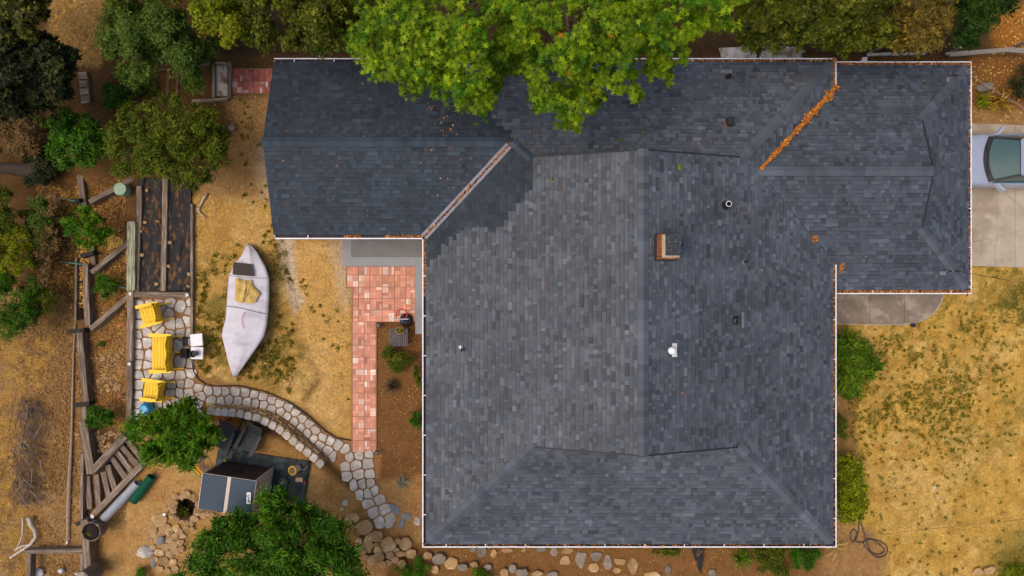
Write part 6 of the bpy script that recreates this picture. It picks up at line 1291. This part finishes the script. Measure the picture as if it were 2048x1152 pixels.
for i in range(14):
    x, y = R.uniform(25, 85), R.uniform(800, 990); a = R.uniform(.6, 2.2); L = R.uniform(20, 45); MB().tube([P(x, y, gz(x, y) + .35), P(x + L * .5 * math.cos(a), y + L * .5 * math.sin(a), gz(x, y) + .45), P(x + L * math.cos(a), y + L * math.sin(a), gz(x, y) + .3)], [.022, .017, .008], 6).build('dead_stick', m_bark_pale, bp_)
# white bags in the corner frame, white rag
m_bag = M('crumpled_white_plastic', (0.68, 0.66, 0.65), (0.5, 0.47, 0.45), 6, .5, bump=.9)
for (x, y, r, lab) in ((76, 1146, 15, 'crumpled white bag in the bottom left timber frame'), (122, 1142, 8, 'small crumpled white bag beside the larger one in the frame'), (155, 1148, 6, 'white plastic scrap at the post of the bottom left frame')):
    me = rock_mesh(int(x) + 3, .5); me.materials.append(m_bag); o = link('plastic_bag', me, None, loc=P(x, y, gz(x, y) + .08), scl=(r * S(0), r * .75 * S(0), .2)); me.polygons.foreach_set('use_smooth', [True] * len(me.polygons)); tag(o, lab, 'bag')
me = rock_mesh(77, .3); me.materials.append(m_bag); tag(link('white_rag', me, None, loc=P(135, 1082, gz(135, 1082) + .06), scl=(.09, .26, .12), rot=(0, 0, -.3)), 'white and orange rag at the end of the dusty pipe', 'rag')
me = rock_mesh(78, .5); me.materials.append(m_white); tag(link('pebble', me, None, loc=P(328, 1029, .18), scl=(.09, .075, .06)), 'single white pebble on the rock bed', 'stone')
for x, y, r_, lab in ((1868, 976, .09, 'white paper scrap lying alone on the front lawn'), (1876, 995, .05, 'tiny white flake beside the paper scrap on the lawn')):
    me = rock_mesh(int(y), .2); me.materials.append(m_bag); tag(link('paper_scrap', me, None, loc=P(x, y, .03), scl=(r_, r_ * .8, .05)), lab, 'scrap')
m_rb = M('loose_red_brick', (0.30, 0.10, 0.05), (0.22, 0.07, 0.035), 10, .9)
for x, y, lab in ((247, 649, 'loose red brick in the terrace pocket, upper one'), (240, 792, 'loose red brick in the terrace pocket, lower one')): tag(MB().box(P(x, y, -.2), (.2, .16, .12), Matrix.Rotation(.2, 3, 'Z')).build('loose_brick', m_rb, bevel=.012), lab, 'brick')
# teal stakes
m_teal = M('teal_stake', (0.04, 0.22, 0.22), rough=.6)
for i, (a, b, lab) in enumerate((((117, 523), (166, 529), 'teal garden stake across the mulch beside the timbers'), ((207, 569), (251, 576), 'teal garden stake above the small round shrub'), ((110, 395), (150, 402), 'teal garden stake beside the upper terrace timber'))): tag(MB().tube([P(*a, gz(*a) + .25), P(*b, .25)], [.012, .018], 8).build('garden_stake', m_teal), lab, 'stake', 'teal garden stakes')
# hose, wires
m_hose = M('dark_garden_hose', (0.055, 0.04, 0.045), rough=.55)
hs = MB(); hp_ = [(1718, 1043), (1717, 1060), (1713, 1076), (1704, 1084), (1701, 1068), (1707, 1059), (1714, 1066), (1709, 1080), (1722, 1085), (1740, 1079), (1757, 1081), (1771, 1090), (1775, 1101), (1769, 1111), (1755, 1115), (1744, 1108), (1729, 1091), (1728, 1082), (1738, 1078), (1752, 1083), (1766, 1096), (1768, 1103), (1757, 1109), (1742, 1103), (1734, 1086), (1727, 1062), (1721, 1044)]
dens = []
for i in range(len(hp_) - 1):   # Catmull-Rom
    p0, p1, p2, p3 = hp_[max(0, i - 1)], hp_[i], hp_[i + 1], hp_[min(len(hp_) - 1, i + 2)]
    for k in range(5):
        t_ = k / 5; dens.append(tuple(.5 * ((2 * p1[j]) + (-p0[j] + p2[j]) * t_ + (2 * p0[j] - 5 * p1[j] + 4 * p2[j] - p3[j]) * t_ ** 2 + (-p0[j] + 3 * p1[j] - 3 * p2[j] + p3[j]) * t_ ** 3) for j in (0, 1)))
hs.tube([P(x, y, .03 + .012 * math.sin(i * .37)) for i, (x, y) in enumerate(dens)], .021, 8); tag(hs.build('garden_hose', m_hose, smooth=True), 'dark garden hose coiled on the lawn beside the hedge bush', 'hose')
m_cable = M('black_cable', (0.015, 0.015, 0.017), rough=.6)
def wire(label, a, b, sag, r, mat): tag(MB().tube([a.lerp(b, k / 16) - Vector((0, 0, sag * 4 * (k / 16) * (1 - k / 16))) for k in range(17)], r, 5).build('overhead_cable', mat), label, 'cable')
wire('black cable from the lower roof mast out over the lawn', mast_b, P(2260, 600, 5.5), .2, .008, m_cable); wire('grey cable from the upper roof mast over the top right bed', mast_a, P(2300, 345, 5.5), .2, .007, M('grey_cable', (0.2, 0.2, 0.21), rough=.6)); wire('second dark cable from the upper roof mast', mast_a - Vector((0, 0, .12)), P(2300, 352, 5.2), .25, .006, m_cable)
wire('thin line across the front lawn, added as the shadow of an overhead wire', P(1722, 1073, .25), P(2260, 1018, .5), .05, .008, M('brown_shadow_line', (0.16, 0.10, 0.05), rough=.9))  # added line that draws an overhead wire's thin shadow over the lawn
# behind the house: white sheets, fence rails
m_sheet = M('dirty_white_tarp', (0.44, 0.42, 0.41), (0.34, 0.31, 0.29), 3, .7, c3=(0.2, 0.14, 0.1), s3=2)
sheet('white_tarp', 'dirty white tarp showing behind the main gutter', 'tarp', [(1437, 96), (1512, 92), (1515, 128), (1447, 128)], 1.0, m_sheet, .08, 14, 20, 14); sheet('white_tarp', 'second white tarp behind the gutter near the roof joint', 'tarp', [(1519, 90), (1604, 94), (1604, 128), (1519, 128)], .95, m_sheet, .08, 15, 20, 14)
fr = thing('rail_fence', 'weathered split rail fence in the top right corner', 'fence', P(1970, 100, .6))
for a, b in (((1893, 107), (2030, 96)), ((1900, 110), (2028, 100)), ((2006, 100), (2110, 110)), ((2010, 96), (2110, 104))): tie('rail', a, b, 5, .7, .08, M('grey_split_rail', (0.30, 0.255, 0.21), (0.2, 0.165, 0.13), 5, .95, stretch=(.5, 7, 7), bump=.5), fr)
for x, y in ((1896, 108), (2022, 98), (2100, 106)): p = P(x, y, 0); MB().box(p + Vector((0, 0, .35)), (.1, .1, .75)).build('post', m_tie, fr)
wb = thing('white_rail', 'white painted rail behind the right wing', 'rail', P(1790, 108, .9))
for a, b in (((1735, 109), (1782, 107.5)), ((1784, 107.5), (1850, 106))): tie('rail_board', a, b, 6, 1.0, .05, m_sheet, wb)
for x in (1738, 1848): p = P(x, 108, 0); MB().box(p + Vector((0, 0, .48)), (.08, .06, .95)).build('post', m_sheet, wb)
# cloth flap / pit cover at the bottom eave
fb = MB(); fb.add([P(1383, 1080, .35), P(1408, 1080, .35), P(1407, 1118, .1), P(1400, 1148, .04), P(1392, 1125, .06), P(1384, 1104, .15)], [(0, 5, 4, 2, 1), (4, 3, 2)]); o = fb.build('weed_cloth', m_fabric); md = o.modifiers.new('t', 'SOLIDIFY'); md.thickness = .01; tag(o, 'dark pointed flap of weed cloth hanging out below the bottom eave', 'cloth'); MB().tube([P(1407, 1090, .3), P(1402, 1148, .08)], .02, 6).build('edge_pole', m_black, o)

# ---------------------------------------------------------------- car
def car():
    W, cy = 2.0, 4.74; x0 = P(1967, 0, 1.05).x - 1.22; t = thing('parked_car', 'silver-blue car parked on the driveway beside the garage eave', 'car', (x0 + 2.35, cy, .05))
    m_paint = M('silver_blue_paint', (0.42, 0.46, 0.55), (0.40, 0.44, 0.53), 3, .32, metal=.45, coat=.6); m_glass = M('tinted_car_glass', (0.03, 0.075, 0.075), rough=.08, spec=.6, coat=.4); m_trim = M('black_car_trim', (0.012, 0.013, 0.016), rough=.5); m_chrome = M('bright_trim', (0.7, 0.7, 0.72), rough=.2, metal=.9)
    st = [(0.0, .62, .45, .62), (.10, .80, .38, .78), (.35, .92, .30, .90), (.8, .98, .28, .98), (1.25, 1.0, .28, 1.04), (2.0, 1.0, .28, 1.02), (3.0, 1.0, .28, 1.03), (3.9, .99, .29, 1.05), (4.4, .94, .32, 1.05), (4.62, .86, .40, .98), (4.7, .78, .46, .85)]
    V = []; prof = [(1.0, 0.0), (1.0, .45), (.985, .78), (.93, .93), (.78, 1.0), (.4, 1.03), (0, 1.04)]
    def row(x, hw_, zb, zt_):
        half = [(hw_ * a, zb + (zt_ - zb) * b) for a, b in prof]; return [(x, y, z) for y, z in half] + [(x, -y, z) for y, z in half[-2::-1]]
    rows = [row(x, h_, zb, zt_) for x, h_, zb, zt_ in st]; n = len(rows[0]); V = [v for r in rows for v in r]; Fc = [(i * n + j, i * n + j + 1, (i + 1) * n + j + 1, (i + 1) * n + j) for i in range(len(rows) - 1) for j in range(n - 1)] + [(i * n, (i + 1) * n, (i + 1) * n + n - 1, i * n + n - 1) for i in range(len(rows) - 1)] + [tuple(range(n)), tuple(range((len(rows) - 1) * n + n - 1, (len(rows) - 1) * n - 1, -1))]
    def up(V, Fc, nm, mat, smooth=True, sub=0):
        me = bpy.data.meshes.new(nm); me.from_pydata(V, [], Fc); bm = bmesh.new(); bm.from_mesh(me); bmesh.ops.recalc_face_normals(bm, faces=bm.faces[:]); bm.to_mesh(me); bm.free(); me.materials.append(mat); me.polygons.foreach_set('use_smooth', [smooth] * len(me.polygons)); o = link(nm, me, t, True, loc=(-2.35, 0, 0))
        if sub: md = o.modifiers.new('s', 'SUBSURF'); md.levels = sub; md.render_levels = sub
        return o
    up(V, Fc, 'body', m_paint, True, 2)
    def band(x_lo, x_hi, curve_lo, curve_hi, hw0, hw1, z0, z1, nm, mat, k=8):
        Vv = []
        for i in range(k + 1):
            f = -1 + 2 * i / k; Vv += [(x_lo + curve_lo * f * f, hw0 * f, z0 - .03 * f * f), (x_hi + curve_hi * f * f, hw1 * f, z1 - .035 * f * f)]
        return up(Vv, [(2 * i, 2 * i + 2, 2 * i + 3, 2 * i + 1) for i in range(k)], nm, mat)
    band(1.17, 2.30, .22, .03, .84, .66, 1.06, 1.45, 'windshield_surround', m_trim)
    band(1.33, 2.22, .20, .03, .75, .60, 1.135, 1.44, 'windshield', m_glass)
    ro = band(2.24, 3.95, .02, -.02, .665, .62, 1.462, 1.45, 'roof', m_paint)
    band(3.93, 4.5, -.02, -.1, .63, .76, 1.448, 1.08, 'rear_window', m_glass)
    for s in (-1, 1):
        up([(1.5, s * .86, 1.03), (2.30, s * .665, 1.43), (3.95, s * .62, 1.42), (4.4, s * .78, 1.06), (3.0, s * .88, 1.03)], [(0, 1, 2, 3, 4)] if s > 0 else [(4, 3, 2, 1, 0)], 'side_window', m_glass, False)
        MB().bar((1.38 - 2.35, s * .89, 1.035), (4.3 - 2.35, s * .88, 1.035), .03, .02).build('window_trim', m_chrome, t, local=True); MB().bar((2.28 - 2.35, s * .66, 1.452), (3.9 - 2.35, s * .625, 1.448), .035, .02).build('roof_rail', m_chrome, t, local=True); MB().bar((1.42 - 2.35, s * .80, 1.07), (2.28 - 2.35, s * .66, 1.445), .06, .04).build('pillar', m_trim, t, local=True)
        mr_ = MB(); mr_.add([(-.75, s * .90, 1.0), (-.62, s * .90, 1.0), (-.40, s * 1.16, 1.03), (-.52, s * 1.18, 1.03), (-.75, s * .90, 1.10), (-.62, s * .90, 1.12), (-.38, s * 1.16, 1.16), (-.52, s * 1.19, 1.15)], [(0, 1, 2, 3), (4, 5, 6, 7), (0, 1, 5, 4), (1, 2, 6, 5), (2, 3, 7, 6), (3, 0, 4, 7)]); mr_.build('mirror', m_paint, t, local=True, bevel=.015)
        MB().box((2.75 - 2.35, s * 1.003, .86), (.2, .03, .03)).build('door_handle', m_chrome, t, local=True); MB().bar((2.0 - 2.35, s * .99, .40), (2.0 - 2.35, s * .955, .95), .012, .012, (1, 0, 0)).build('door_gap', m_trim, t, local=True)
        for x in (.9, 3.75):
            wv = MB(); c = Vector((x - 2.35, s * .90, .30)); wv.tube([c - Vector((0, .11, 0)), c - Vector((0, .09, 0)), c + Vector((0, .09, 0)), c + Vector((0, .11, 0))], [.28, .33, .33, .28], 20); wo = wv.build('wheel', m_trim, t, local=True); link('rim', MB().tube([c + Vector((0, s * .08, 0)), c + Vector((0, s * .115, 0))], .2, 14).mesh('rim', m_flash), wo, True)
        MB().box((.12 - 2.35, s * .62, .68), (.16, .34, .12)).build('headlight', m_glass, t, local=True, bevel=.03)
    for y0_, y1_ in ((.5, -.1), (-.05, -.6)): MB().bar((1.26 - 2.35, y0_, 1.10), (1.33 - 2.35, y1_, 1.11), .02, .015).build('wiper', m_trim, t, local=True)
    for k_, (ya, yb) in enumerate(((.45, .30), (-.45, -.30))): MB().bar((.2 - 2.35, ya, .86), (1.15 - 2.35, yb * 1.9, 1.045), .02, .02).build('hood_crease', m_paint, t, local=True)
car()
